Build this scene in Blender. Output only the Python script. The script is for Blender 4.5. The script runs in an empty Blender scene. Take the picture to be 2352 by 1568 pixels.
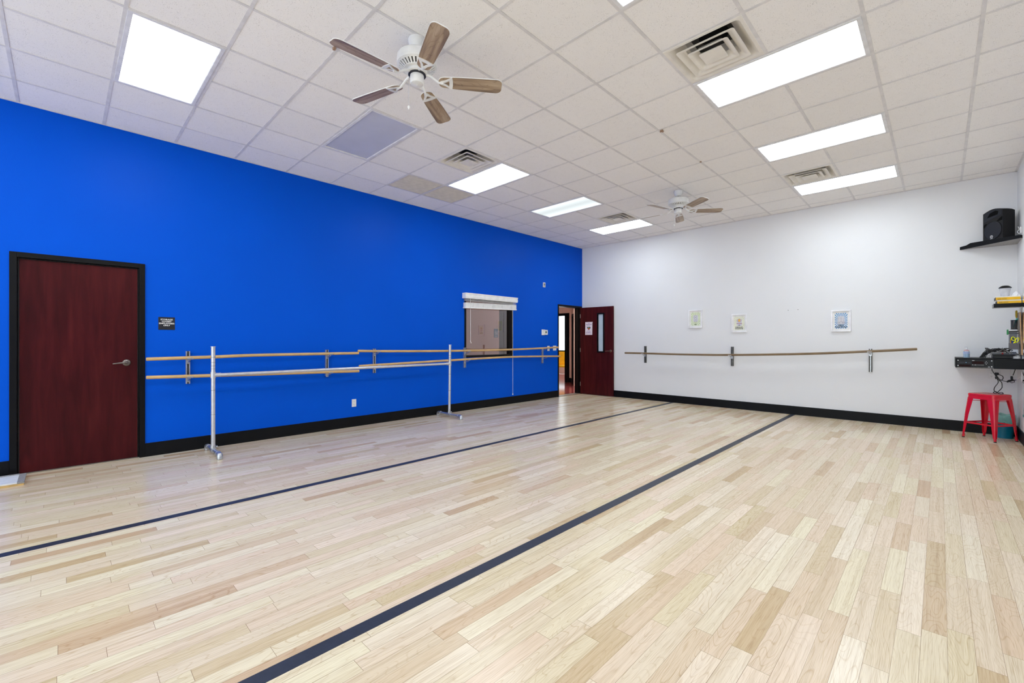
import bpy, bmesh, math, random
from mathutils import Matrix, Vector
random.seed(7)
PI = math.pi
SC = bpy.context.scene
COL = SC.collection
# ------------------------------------------------------------------ measures (metres)
CAMX, CAMH = 6.42, 1.30
CZ = 3.62            # ceiling height
RX = 7.175           # right wall
FY = 9.10            # far wall
NY = -3.60           # near wall, behind the camera
T = 0.6096
def gx(i): return i*T + 4.811
def gy(j): return j*T + 2.747

# ------------------------------------------------------------------ node helpers
def lin(c): return c/12.92 if c <= .04045 else ((c+.055)/1.055)**2.4
def rgb(r, g, b): return (lin(r/255), lin(g/255), lin(b/255), 1)
def new_mat(name):
    m = bpy.data.materials.new(name); m.use_nodes = True
    nt = m.node_tree; nt.nodes.clear()
    out = nt.nodes.new('ShaderNodeOutputMaterial'); p = nt.nodes.new('ShaderNodeBsdfPrincipled')
    nt.links.new(p.outputs[0], out.inputs[0])
    return m, nt, p, out
def mth(nt, op, a, b=None, c=None):
    n = nt.nodes.new('ShaderNodeMath'); n.operation = op
    for k, v in enumerate((a, b, c)):
        if v is None: continue
        if isinstance(v, (int, float)): n.inputs[k].default_value = v
        else: nt.links.new(v, n.inputs[k])
    return n.outputs[0]
def comb(nt, x, y, z):
    n = nt.nodes.new('ShaderNodeCombineXYZ')
    for k, v in enumerate((x, y, z)):
        if isinstance(v, (int, float)): n.inputs[k].default_value = v
        else: nt.links.new(v, n.inputs[k])
    return n.outputs[0]
def noise(nt, vec, scale, detail=2, rough=.5, dist=0):
    n = nt.nodes.new('ShaderNodeTexNoise'); nt.links.new(vec, n.inputs['Vector'])
    n.inputs['Scale'].default_value = scale; n.inputs['Detail'].default_value = detail
    n.inputs['Roughness'].default_value = rough; n.inputs['Distortion'].default_value = dist
    return n.outputs['Fac']
def ramp(nt, fac, stops):
    n = nt.nodes.new('ShaderNodeValToRGB'); nt.links.new(fac, n.inputs[0])
    e = n.color_ramp.elements
    while len(e) < len(stops): e.new(.5)
    for k, (p, c) in enumerate(stops): e[k].position = p; e[k].color = c
    return n.outputs[0]
def mixc(nt, fac, a, b, mode='MIX'):
    n = nt.nodes.new('ShaderNodeMix'); n.data_type = 'RGBA'; n.blend_type = mode
    for k, v in ((0, fac), (6, a), (7, b)):
        if isinstance(v, (int, float, tuple)): n.inputs[k].default_value = v
        else: nt.links.new(v, n.inputs[k])
    return n.outputs[2]
def bump(nt, p, h, strength, dist=.01):
    n = nt.nodes.new('ShaderNodeBump'); nt.links.new(h, n.inputs['Height'])
    n.inputs['Strength'].default_value = strength; n.inputs['Distance'].default_value = dist
    nt.links.new(n.outputs[0], p.inputs['Normal'])
def objc(nt): return nt.nodes.new('ShaderNodeTexCoord').outputs['Object']
def simple(name, col, rough=.5, metal=0, spec=.5, nscale=0, namp=.08, bstr=0, bscale=200):
    m, nt, p, out = new_mat(name)
    p.inputs['Roughness'].default_value = rough; p.inputs['Metallic'].default_value = metal
    p.inputs['Specular IOR Level'].default_value = spec
    co = objc(nt)
    f = noise(nt, co, nscale or 12, 3)
    a = tuple(max(0, c*(1-namp)) for c in col[:3])+(1,); b = tuple(min(1, c*(1+namp)) for c in col[:3])+(1,)
    nt.links.new(ramp(nt, f, [(.3, a), (.7, b)]), p.inputs['Base Color'])
    if bstr: bump(nt, p, noise(nt, co, bscale, 2), bstr, .002)
    return m
M = {}
M['white_wall'] = simple('white_wall_paint', rgb(231, 232, 233), .5, spec=.3, nscale=1.2, namp=.012, bstr=.25, bscale=90)
M['blue_wall'] = simple('blue_wall_paint', (0.0, .086, .62, 1), .40, spec=.07, nscale=1.0, namp=.03, bstr=.45, bscale=120)
M['pink_wall'] = simple('hall_wall_paint', rgb(240, 205, 186), .6, spec=.3, nscale=2, namp=.02)
M['hall_shade'] = simple('hall_shade_tone', rgb(60, 62, 70), .7, spec=.2)  # shade of the unlit space past the hall, put into the colour
M['black_trim'] = simple('black_trim_paint', rgb(10, 11, 14), .45, spec=.18, nscale=6, namp=.2)
M['black_frame'] = simple('black_frame_paint', rgb(6, 6, 8), .4, spec=.2, nscale=6, namp=.15)
M['tee'] = simple('ceiling_tee_metal', rgb(222, 220, 220), .5, spec=.3)
M['white_metal'] = simple('white_enamel', rgb(226, 227, 227), .35, spec=.5)
M['fixture_frame'] = simple('fixture_frame_enamel', rgb(228, 228, 230), .4, spec=.4)
M['vent_white'] = simple('vent_enamel', rgb(232, 228, 220), .45, spec=.4, nscale=9, namp=.05)
M['vent_dark'] = simple('duct_dark', rgb(70, 68, 66), .7, spec=.2)
M['duct_black'] = simple('duct_black', rgb(14, 15, 18), .8, spec=.1)
M['vent_beige'] = simple('beige_grille_metal', rgb(214, 208, 196), .45, spec=.4)
M['unlit_lens'] = simple('unlit_lens_plastic', rgb(200, 202, 212), .25, spec=.5, nscale=3, namp=.04)
M['barre_wood'] = simple('barre_wood', rgb(205, 168, 112), .35, nscale=5, namp=.12)
M['barre_dark'] = simple('barre_wood_dark', rgb(122, 99, 68), .35, nscale=5, namp=.12)
M['steel'] = simple('galvanised_steel', rgb(196, 198, 202), .34, metal=.85, nscale=40, namp=.12)
M['steel_dark'] = simple('dark_channel_steel', rgb(84, 82, 78), .5, metal=.6, nscale=60, namp=.25)
M['alu'] = simple('pale_pipe_paint', rgb(206, 206, 211), .32, metal=.6, nscale=30, namp=.06)
M['nickel'] = simple('lever_nickel', rgb(120, 112, 106), .3, metal=.9, nscale=30, namp=.1)
M['brass'] = simple('lever_bronze', rgb(120, 98, 82), .3, metal=.9)
M['sign_black'] = simple('sign_black', rgb(22, 24, 32), .4)
M['sign_white'] = simple('sign_white', rgb(240, 240, 240), .5)
M['plate'] = simple('switch_plate_plastic', rgb(232, 232, 232), .35)
M['grey_dark'] = simple('dark_grey_plastic', rgb(44, 46, 54), .5, spec=.3)
M['lcd'] = simple('lcd_grey', rgb(80, 100, 92), .3)
M['blind'] = simple('blind_white', rgb(247, 248, 251), .4)
M['cord_white'] = simple('white_cord', rgb(226, 226, 226), .5)
M['black_plastic'] = simple('black_plastic', rgb(14, 15, 18), .42, spec=.3, nscale=300, namp=.2)
M['speaker_cab'] = simple('speaker_cabinet', rgb(15, 15, 18), .5, spec=.3, nscale=300, namp=.25, bstr=.3, bscale=400)
M['speaker_grille'] = simple('speaker_grille', rgb(26, 29, 38), .45, spec=.3, nscale=600, namp=.4)
M['hole'] = simple('black_hollow', rgb(6, 6, 8), .8, spec=.1)
M['cable'] = simple('black_cable', rgb(14, 14, 16), .45)
M['yellow'] = simple('yellow_label', rgb(245, 190, 10), .5)
M['box_white'] = simple('box_card', rgb(236, 236, 234), .6)
M['ink'] = simple('dark_ink', rgb(70, 60, 30), .6)
M['tissue'] = simple('tissue_paper', rgb(242, 242, 244), .8)
M['board'] = simple('board_ply', rgb(190, 150, 108), .6, nscale=30, namp=.2)
M['board_face'] = simple('board_face', rgb(150, 136, 124), .6, nscale=60, namp=.2)
M['grey_bin'] = simple('grey_organiser', rgb(96, 94, 98), .6)
M['lime'] = simple('lime_plastic', rgb(226, 232, 20), .4)
M['mustard'] = simple('mustard_plastic', rgb(170, 145, 30), .4)
M['teal'] = simple('teal_plastic', rgb(80, 185, 175), .4)
M['green'] = simple('green_plastic', rgb(12, 130, 62), .4)
M['blue_plastic'] = simple('blue_plastic', rgb(20, 60, 190), .4)
M['red'] = simple('red_enamel', rgb(205, 12, 38), .22, spec=.6, nscale=4, namp=.06)
M['rubber'] = simple('black_rubber', rgb(16, 16, 18), .6)
M['teal_bin'] = simple('teal_bin_plastic', rgb(0, 112, 140), .35)
M['led_red'] = simple('dark_red_display', rgb(34, 8, 8), .4, spec=.1)
M['paper'] = simple('poster_paper', rgb(232, 228, 240), .6)
M['violet_ink'] = simple('violet_ink', rgb(140, 120, 180), .6)
M['bottle_label'] = simple('bottle_label', rgb(176, 190, 226), .5)
M['navy_ink'] = simple('navy_ink', rgb(6, 50, 100), .5)
M['red_ink'] = simple('red_ink', rgb(190, 30, 40), .5)
M['orange_ink'] = simple('orange_ink', rgb(230, 130, 30), .5)
M['green_ink'] = simple('green_ink', rgb(60, 160, 110), .5)
M['frame_white'] = simple('frame_white', rgb(240, 240, 242), .4)
M['mat_white'] = simple('mat_white', rgb(236, 236, 232), .7)
M['ray_green'] = simple('ray_green', rgb(190, 212, 140), .6)
M['ray_lime'] = simple('ray_lime', rgb(222, 226, 186), .6)
M['ray_blue'] = simple('ray_blue', rgb(66, 145, 200), .6)
M['art_grey'] = simple('art_grey', rgb(212, 212, 218), .6)
M['art_line'] = simple('art_line', rgb(130, 130, 142), .6)
M['art_ink'] = simple('art_ink', rgb(40, 46, 60), .6)
M['art_rose'] = simple('art_rose', rgb(170, 120, 140), .6)
M['sign_teal'] = simple('restroom_sign_teal', rgb(80, 122, 150), .5)
M['hall_floor'] = simple('hall_floor_red', rgb(150, 66, 62), .12, spec=.7, nscale=3, namp=.25)
M['platform_white'] = simple('scuffed_white_paint', rgb(224, 226, 228), .5, nscale=20, namp=.07)
M['platform_grey'] = simple('grey_scuffed', rgb(150, 148, 146), .6, nscale=60, namp=.25)
M['platform_wood'] = simple('pine_edge', rgb(205, 170, 110), .6, nscale=20, namp=.15)
M['tape'] = simple('black_floor_tape', rgb(44, 49, 62), .45, spec=.4, nscale=25, namp=.12, bstr=.15, bscale=60)
M['brown_clip'] = simple('brown_clip', rgb(150, 120, 96), .6)
M['threshold'] = simple('threshold_metal', rgb(150, 140, 125), .4, metal=.5)
M['yellow_reflection'] = simple('reflection_yellow', rgb(240, 180, 30), .35)  # yellow of a reflection, given to a chair shape

def emis(name, col, strength, banded=0):
    m, nt, p, out = new_mat(name); nt.nodes.remove(p)
    e = nt.nodes.new('ShaderNodeEmission'); e.inputs[0].default_value = col
    e.inputs[1].default_value = strength
    if banded:      # tubes behind the lens: two brighter strips lengthways
        s = nt.nodes.new('ShaderNodeSeparateXYZ'); nt.links.new(objc(nt), s.inputs[0])
        w = mth(nt, 'ABSOLUTE', mth(nt, 'DIVIDE', s.outputs['Y'], .28))
        g = mth(nt, 'MULTIPLY', mth(nt, 'POWER', w, 1.5), banded)
        nt.links.new(mth(nt, 'MULTIPLY', mth(nt, 'ADD', g, 1-banded*.5), strength), e.inputs[1])
    nt.links.new(e.outputs[0], out.inputs[0])
    return m
LE = 12.2
M['lens'] = emis('lit_lens', (.90, .975, 1.03, 1), LE, .25)
M['lens_dim'] = emis('dim_lit_lens', (.90, .98, 1, 1), 1.1, .5)
M['added_hall_lens'] = emis('added_hall_emission', (1, .97, .92, 1), 22)  # glow of the panels added in the hall

# floor: oak strip boards running along Y
def floor_mat():
    m, nt, p, out = new_mat('oak_strip_floor')
    s = nt.nodes.new('ShaderNodeSeparateXYZ'); nt.links.new(objc(nt), s.inputs[0])
    X, Y = s.outputs[0], s.outputs[1]
    W = .0826
    xr = mth(nt, 'DIVIDE', X, W); row = mth(nt, 'FLOOR', xr); fx = mth(nt, 'FRACT', xr)
    wn = nt.nodes.new('ShaderNodeTexWhiteNoise'); wn.noise_dimensions = '1D'; nt.links.new(row, wn.inputs['W'])
    wv = mth(nt, 'ADD', mth(nt, 'ADD', mth(nt, 'MULTIPLY', Y, 1.5), mth(nt, 'MULTIPLY', row, 17.31)), mth(nt, 'MULTIPLY', wn.outputs[0], 9))
    def vor(feat):
        n = nt.nodes.new('ShaderNodeTexVoronoi'); n.voronoi_dimensions = '1D'; n.feature = feat
        n.inputs['Scale'].default_value = 1; n.inputs['Randomness'].default_value = .85
        nt.links.new(wv, n.inputs['W']); return n
    vc = vor('F1'); ve = vor('DISTANCE_TO_EDGE')
    sc = nt.nodes.new('ShaderNodeSeparateColor'); nt.links.new(vc.outputs['Color'], sc.inputs[0])
    r1, r2, r3 = sc.outputs
    base = ramp(nt, r1, [(0, rgb(203, 178, 150)), (.06, rgb(213, 194, 168)), (.22, rgb(223, 208, 187)), (.65, rgb(228, 215, 196)), (1, rgb(236, 226, 210))])
    tint = ramp(nt, r2, [(0, rgb(255, 246, 238)), (.5, rgb(255, 253, 245)), (1, rgb(253, 253, 236))])
    c = mixc(nt, 1.0, base, tint, 'MULTIPLY')
    seed = mth(nt, 'MULTIPLY', r3, 60)
    # broad streaks and fine pores along the board
    v1 = comb(nt, mth(nt, 'MULTIPLY', X, 60), mth(nt, 'MULTIPLY', Y, .8), seed)
    n1 = noise(nt, v1, 1, 4, .6)
    c = mixc(nt, .7, c, ramp(nt, n1, [(.3, (.82, .77, .70, 1)), (.55, (1, 1, 1, 1)), (.8, (1.0, .985, .965, 1))]), 'MULTIPLY')
    v2 = comb(nt, mth(nt, 'MULTIPLY', X, 420), mth(nt, 'MULTIPLY', Y, 8), seed)
    n2 = noise(nt, v2, 1, 2, .5)
    c = mixc(nt, .6, c, ramp(nt, n2, [(.32, (.70, .62, .52, 1)), (.48, (1, 1, 1, 1))]), 'MULTIPLY')
    # cathedral figure: contour lines of a stretched noise
    v3 = comb(nt, mth(nt, 'MULTIPLY', X, 10), mth(nt, 'MULTIPLY', Y, 1.5), mth(nt, 'MULTIPLY', r2, 80))
    n3 = noise(nt, v3, 1, 1.2, .4, .15)
    rings = mth(nt, 'ABSOLUTE', mth(nt, 'SINE', mth(nt, 'MULTIPLY', n3, 72)))
    c = mixc(nt, mth(nt, 'ADD', mth(nt, 'MULTIPLY', r3, .45), .22), c, ramp(nt, rings, [(0, (.76, .66, .52, 1)), (.38, (1, 1, 1, 1))]), 'MULTIPLY')
    # small knots
    kv = nt.nodes.new('ShaderNodeTexVoronoi'); kv.inputs['Scale'].default_value = 3.1
    nt.links.new(comb(nt, X, Y, 0), kv.inputs['Vector'])
    c = mixc(nt, 1, c, ramp(nt, kv.outputs['Distance'], [(.012, (.45, .34, .26, 1)), (.024, (1, 1, 1, 1))]), 'MULTIPLY')
    # seams
    ex = mth(nt, 'ABSOLUTE', mth(nt, 'SUBTRACT', fx, .5))
    sx = mth(nt, 'GREATER_THAN', ex, .4885)
    sy = mth(nt, 'LESS_THAN', ve.outputs['Distance'], .0011)
    seam = mth(nt, 'MAXIMUM', mth(nt, 'MULTIPLY', sx, mth(nt, 'ADD', .25, mth(nt, 'MULTIPLY', r1, .6))), mth(nt, 'MULTIPLY', sy, .9))
    c = mixc(nt, seam, c, rgb(128, 100, 72))
    nt.links.new(c, p.inputs['Base Color'])
    p.inputs['Roughness'].default_value = .34; p.inputs['Specular IOR Level'].default_value = .38
    big = noise(nt, comb(nt, X, Y, 0), 1.3, 2)
    nt.links.new(mth(nt, 'ADD', mth(nt, 'MULTIPLY', big, .08), .20), p.inputs['Roughness'])
    bump(nt, p, mth(nt, 'SUBTRACT', mth(nt, 'MULTIPLY', n1, .3), mth(nt, 'MULTIPLY', seam, .8)), .12, .002)
    return m
M['floor'] = floor_mat()

def tile_mat():
    m, nt, p, out = new_mat('mineral_ceiling_tile')
    co = objc(nt)
    s = nt.nodes.new('ShaderNodeSeparateXYZ'); nt.links.new(co, s.inputs[0])
    ix = mth(nt, 'FLOOR', mth(nt, 'DIVIDE', mth(nt, 'SUBTRACT', s.outputs[0], gx(0)), T))
    iy = mth(nt, 'FLOOR', mth(nt, 'DIVIDE', mth(nt, 'SUBTRACT', s.outputs[1], gy(0)), T))
    wn = nt.nodes.new('ShaderNodeTexWhiteNoise'); nt.links.new(comb(nt, ix, iy, 0), wn.inputs['Vector'])
    base = ramp(nt, wn.outputs[0], [(0, rgb(245, 243, 241)), (1, rgb(249, 247, 245))])
    vo = nt.nodes.new('ShaderNodeTexVoronoi'); vo.inputs['Scale'].default_value = 135
    nt.links.new(co, vo.inputs['Vector'])
    msk = noise(nt, co, 20, 2)
    thr = mth(nt, 'MULTIPLY', msk, .42)
    pit = mth(nt, 'LESS_THAN', vo.outputs['Distance'], thr)
    sp = nt.nodes.new('ShaderNodeSeparateColor'); nt.links.new(vo.outputs['Color'], sp.inputs[0])
    pit = mth(nt, 'MULTIPLY', pit, mth(nt, 'POWER', sp.outputs[0], 1.6))
    c = mixc(nt, mth(nt, 'MULTIPLY', pit, .75), base, rgb(120, 116, 112))
    fine = noise(nt, co, 260, 2)
    c = mixc(nt, .5, c, ramp(nt, fine, [(.3, (.88, .88, .88, 1)), (.6, (1, 1, 1, 1))]), 'MULTIPLY')
    nt.links.new(c, p.inputs['Base Color'])
    p.inputs['Roughness'].default_value = .9; p.inputs['Specular IOR Level'].default_value = .15
    return m
M['tile'] = tile_mat()

def door_mat():
    m, nt, p, out = new_mat('cherry_stained_veneer')
    co = objc(nt)
    mp = nt.nodes.new('ShaderNodeMapping'); mp.inputs['Scale'].default_value = (9, 9, .9)
    nt.links.new(co, mp.inputs[0])
    f = noise(nt, mp.outputs[0], 1.6, 5, .6, .4)
    f2 = noise(nt, co, 1.7, 3)
    c = ramp(nt, f, [(.25, rgb(50, 15, 18)), (.5, rgb(68, 20, 24)), (.8, rgb(84, 28, 30))])
    c = mixc(nt, .5, c, ramp(nt, f2, [(.3, (.75, .75, .8, 1)), (.7, (1.12, 1.05, 1, 1))]), 'MULTIPLY')
    nt.links.new(c, p.inputs['Base Color'])
    p.inputs['Roughness'].default_value = .36; p.inputs['Specular IOR Level'].default_value = .10
    return m
M['door'] = door_mat()

def fanwood():
    m, nt, p, out = new_mat('fan_blade_wood_print')
    co = objc(nt)
    s = nt.nodes.new('ShaderNodeSeparateXYZ'); nt.links.new(co, s.inputs[0])
    v = comb(nt, mth(nt, 'MULTIPLY', s.outputs[0], 2.2), mth(nt, 'MULTIPLY', s.outputs[1], 26), 0)
    f = noise(nt, v, 1, 3, .5)
    c = ramp(nt, f, [(.34, rgb(116, 96, 82)), (.5, rgb(158, 136, 112)), (.66, rgb(180, 160, 136))])
    v2 = comb(nt, mth(nt, 'MULTIPLY', s.outputs[0], 2.0), mth(nt, 'MULTIPLY', s.outputs[1], 10), 3.3)
    r = mth(nt, 'ABSOLUTE', mth(nt, 'SINE', mth(nt, 'MULTIPLY', noise(nt, v2, 1, 1), 70)))
    c = mixc(nt, .6, c, ramp(nt, r, [(0, (.55, .5, .45, 1)), (.3, (1, 1, 1, 1))]), 'MULTIPLY')
    nt.links.new(c, p.inputs['Base Color']); p.inputs['Roughness'].default_value = .4
    return m
M['fan_wood'] = fanwood()

def glass_mat(name, tint, ior=1.5, refl=1.0):
    m, nt, p, out = new_mat(name); nt.nodes.remove(p)
    t = nt.nodes.new('ShaderNodeBsdfTransparent'); t.inputs[0].default_value = tint
    g = nt.nodes.new('ShaderNodeBsdfGlossy'); g.inputs['Roughness'].default_value = .01
    g.inputs[0].default_value = (refl, refl, refl, 1)
    f = nt.nodes.new('ShaderNodeFresnel'); f.inputs[0].default_value = ior
    mx = nt.nodes.new('ShaderNodeMixShader')
    nt.links.new(f.outputs[0], mx.inputs[0]); nt.links.new(t.outputs[0], mx.inputs[1]); nt.links.new(g.outputs[0], mx.inputs[2])
    nt.links.new(mx.outputs[0], out.inputs[0])
    return m
M['glass'] = glass_mat('window_pane_glass', (.25, .24, .285, 1), 2.4)
M['clear_glass'] = glass_mat('clear_glass', (.86, .90, .92, 1), 1.5)
M['added_glass'] = glass_mat('added_window_glass', (.93, .95, .95, 1), 1.5)  # pane of the glazing added behind the camera
M['frost_glass'] = simple('door_lite_glass', rgb(196, 214, 226), .15, spec=.6, nscale=5, namp=.05)
m, nt, p, out = new_mat('mirror_silver'); p.inputs['Metallic'].default_value = 1
nt.links.new(ramp(nt, noise(nt, objc(nt), 2), [(0, (.88, .9, .9, 1)), (1, (.9, .92, .92, 1))]), p.inputs['Base Color']); p.inputs['Roughness'].default_value = .02
M['mirror'] = m
def translucent(name, col, alpha):
    m, nt, p, out = new_mat(name)
    nt.links.new(ramp(nt, noise(nt, objc(nt), 20), [(.3, col), (.7, tuple(min(1, c*1.25) for c in col[:3])+(1,))]), p.inputs['Base Color'])
    p.inputs['Roughness'].default_value = .25; p.inputs['Alpha'].default_value = alpha
    return m
M['liner'] = translucent('bin_liner_film', rgb(150, 215, 205), .6)
M['gel'] = translucent('blue_gel', rgb(130, 190, 232), .75)
M['bottle'] = translucent('clear_plastic', rgb(225, 232, 240), .35)
M['mesh'] = translucent('black_wire_mesh', rgb(14, 14, 16), .75)
M['jar'] = translucent('jar_plastic', rgb(222, 224, 232), .55)
M['basket'] = translucent('grey_wire_mesh', rgb(110, 112, 124), .8)

# ------------------------------------------------------------------ mesh builder
class MB:
    def __init__(s): s.v = []; s.f = []; s.m = []; s.mi = 0
    def add(s, vs, fs, mat=None):
        o = len(s.v)
        for q in vs:
            q = Vector(q)
            if mat is not None: q = mat @ q
            s.v.append(q)
        for q in fs: s.f.append([o+k for k in q]); s.m.append(s.mi)
        return s
    def box(s, x0, x1, y0, y1, z0, z1, mat=None):
        v = [(x, y, z) for z in (z0, z1) for y in (y0, y1) for x in (x0, x1)]
        return s.add(v, [(0, 2, 3, 1), (4, 5, 7, 6), (0, 1, 5, 4), (2, 6, 7, 3), (0, 4, 6, 2), (1, 3, 7, 5)], mat)
    def tube(s, pts, r, n=12, mat=None, closed=False, caps=True):
        pts = [Vector(q) for q in pts]; rs = r if isinstance(r, (list, tuple)) else [r]*len(pts)
        rings = []; prev = None; L = len(pts)
        for k, q in enumerate(pts):
            if closed: d = pts[(k+1) % L]-pts[k-1]
            else: d = pts[min(k+1, L-1)]-pts[max(k-1, 0)]
            d.normalize()
            if prev is None:
                u = d.cross(Vector((0, 0, 1)))
                if u.length < 1e-3: u = d.cross(Vector((0, 1, 0)))
            else: u = prev-d*prev.dot(d)
            u.normalize(); prev = u; w = d.cross(u)
            rings.append([q+(u*math.cos(a)+w*math.sin(a))*rs[k] for a in [2*PI*t/n for t in range(n)]])
        vs = [x for rg in rings for x in rg]; fs = []
        for k in range(L if closed else L-1):
            a = k*n; b = ((k+1) % L)*n
            for t in range(n): fs.append((a+t, a+(t+1) % n, b+(t+1) % n, b+t))
        if not closed and caps: fs += [tuple(range(n))[::-1], tuple((L-1)*n+t for t in range(n))]
        return s.add(vs, fs, mat)
    def lathe(s, prof, c=(0, 0, 0), n=32, mat=None, close=True):
        vs = []; fs = []
        for r, z in prof:
            for t in range(n):
                a = 2*PI*t/n; vs.append((c[0]+r*math.cos(a), c[1]+r*math.sin(a), c[2]+z))
        for k in range(len(prof)-1):
            for t in range(n): fs.append((k*n+t, k*n+(t+1) % n, (k+1)*n+(t+1) % n, (k+1)*n+t))
        if close:
            fs += [tuple(range(n))[::-1], tuple((len(prof)-1)*n+t for t in range(n))]
        return s.add(vs, fs, mat)
    def prism(s, poly, z0, z1, mat=None):
        n = len(poly)
        vs = [(x, y, z0) for x, y in poly]+[(x, y, z1) for x, y in poly]
        fs = [tuple(range(n))[::-1], tuple(range(n, 2*n))]+[(k, (k+1) % n, n+(k+1) % n, n+k) for k in range(n)]
        return s.add(vs, fs, mat)
    def frame(s, x0, x1, y0, y1, w, z0, z1, mat=None):      # rectangular ring in XY, extruded in z
        for b in ((x0, x1, y0, y0+w), (x0, x1, y1-w, y1), (x0, x0+w, y0+w, y1-w), (x1-w, x1, y0+w, y1-w)):
            s.box(b[0], b[1], b[2], b[3], z0, z1, mat)
        return s
    def text(s, body, size, mat, depth=.0006, align='CENTER', bold=0):
        cu = bpy.data.curves.new('t', 'FONT'); cu.body = body; cu.size = size; cu.align_x = align; cu.extrude = depth
        cu.space_line = .78; cu.offset = bold
        o = bpy.data.objects.new('t', cu); COL.objects.link(o)
        dg = bpy.context.evaluated_depsgraph_get(); dg.update()
        me = bpy.data.meshes.new_from_object(o.evaluated_get(dg))
        s.add([v.co[:] for v in me.vertices], [tuple(p.vertices) for p in me.polygons], mat)
        bpy.data.objects.remove(o); bpy.data.meshes.remove(me); bpy.data.curves.remove(cu)
        return s

def smooth_path(P, m=5, closed=False):
    P = [Vector(q) for q in P]; n = len(P); out = []
    for k in range(n if closed else n-1):
        if closed: p0, p1, p2, p3 = P[k-1], P[k], P[(k+1) % n], P[(k+2) % n]
        else: p0, p1, p2, p3 = P[max(k-1, 0)], P[k], P[k+1], P[min(k+2, n-1)]
        for q in range(m):
            u = q/m; out.append(.5*((2*p1)+(p2-p0)*u+(2*p0-5*p1+4*p2-p3)*u*u+(3*p1-p0-3*p2+p3)*u**3))
    if not closed: out.append(P[-1])
    return out
WM = {}
def wm(o): return WM.get(o.name, Matrix.Identity(4)) if o else Matrix.Identity(4)
def part(name, mb, mat, parent=None, bevel=0, smooth=True, origin=None, kind=None, frame=None):
    W = wm(parent)
    if frame is not None: W = frame
    if parent is None and origin is not None: W = Matrix.Translation(origin)
    inv = W.inverted()
    me = bpy.data.meshes.new(name)
    me.from_pydata([(inv @ q)[:] for q in mb.v], [], mb.f)
    mats = mat if isinstance(mat, (list, tuple)) else [mat]
    for k in mats: me.materials.append(M[k])
    for pol, mi in zip(me.polygons, mb.m): pol.material_index = mi
    me.update()
    bm = bmesh.new(); bm.from_mesh(me); bmesh.ops.recalc_face_normals(bm, faces=bm.faces); bm.to_mesh(me); bm.free()
    if smooth:
        for pol in me.polygons: pol.use_smooth = True
        me.set_sharp_from_angle(angle=math.radians(38))
    o = bpy.data.objects.new(name, me); COL.objects.link(o)
    if parent:
        o.parent = parent
        if frame is not None: o.matrix_local = wm(parent).inverted() @ frame
    elif origin is not None: o.location = origin
    WM[o.name] = W
    if bevel:
        b = o.modifiers.new('b', 'BEVEL'); b.width = bevel; b.segments = 2; b.limit_method = 'ANGLE'; b.harden_normals = False
    if kind: o['kind'] = kind
    return o
def thing(name, label, cat, loc, rz=0, group=None):
    o = bpy.data.objects.new(name, None); COL.objects.link(o)
    o.location = loc; o.rotation_euler = (0, 0, rz); o.empty_display_size = .1
    WM[o.name] = Matrix.Translation(loc) @ Matrix.Rotation(rz, 4, 'Z')
    o['label'] = label; o['category'] = cat
    if group: o['group'] = group
    return o
def tag(o, label, cat, group=None):
    o['label'] = label; o['category'] = cat
    if group: o['group'] = group
    return o
def structure(name, loc):
    o = bpy.data.objects.new(name, None); COL.objects.link(o); o.location = loc; o['kind'] = 'structure'
    WM[o.name] = Matrix.Translation(loc); return o
def dup(root, loc, rz, label, group=None):
    def cp(o, par):
        c = o.copy(); COL.objects.link(c)
        if par is not None: c.parent = par
        for ch in list(o.children): cp(ch, c)
        return c
    r = cp(root, None); r.location = loc; r.rotation_euler = (0, 0, rz); r['label'] = label
    if group: r['group'] = group
    return r

# ================================================================== SETTING
# floor
b = MB().box(0, RX, NY, FY, -.06, 0)
part('floor', b, 'floor', kind='structure', smooth=False)
# ceiling tiles, one face per cell; cells with fixtures stay open
LIGHTS = [(-6, -4), (-6, -1), (-6, 2), (-6, 5), (-6, 8), (0, -4), (0, -1), (0, 2), (0, 5), (0, 8), (0, -7), (-6, -7)]
VENTS = [(0, 1), (-5, 1), (-5, 7), (0, 7), (-7, 1), (-7, 2), (0, -5)]
skip = set()
for i, j in LIGHTS: skip.add((i, j)); skip.add((i+1, j))
for c_ in VENTS: skip.add(c_)
b = MB()
for i in range(-8, 4):
    for j in range(-11, 11):
        if (i, j) in skip: continue
        x0, x1 = max(gx(i), 0), min(gx(i+1), RX); y0, y1 = max(gy(j), NY), min(gy(j+1), FY)
        if x1-x0 < .01 or y1-y0 < .01: continue
        b.box(x0, x1, y0, y1, CZ+.004, CZ+.02)
part('ceiling', b, 'tile', kind='structure', smooth=False)
# tee grid: main runners along Y, cross tees along X (none across a light), wall angle round the edge
b = MB(); hw = .012
for i in range(-7, 4): 
    for j in range(-11, 11):
        if (i-1, j) in LIGHTS: continue
        y0, y1 = max(gy(j), NY), min(gy(j+1), FY)
        if y1 > y0: b.box(gx(i)-hw, gx(i)+hw, y0, y1, CZ, CZ+.003)
for j in range(-10, 11):
    if NY < gy(j) < FY:
        for i in range(-8, 4):
            x0, x1 = max(gx(i), 0), min(gx(i+1), RX)
            b.box(x0, x1, gy(j)-hw, gy(j)+hw, CZ+.0004, CZ+.0034)
b.box(0, .022, NY, FY, CZ-.001, CZ+.003); b.box(RX-.022, RX, NY, FY, CZ-.001, CZ+.003)
b.box(0, RX, FY-.022, FY, CZ-.001, CZ+.003); b.box(0, RX, NY, NY+.022, CZ-.001, CZ+.003)
part('trim_1', b, 'tee', kind='structure', smooth=False)

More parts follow.
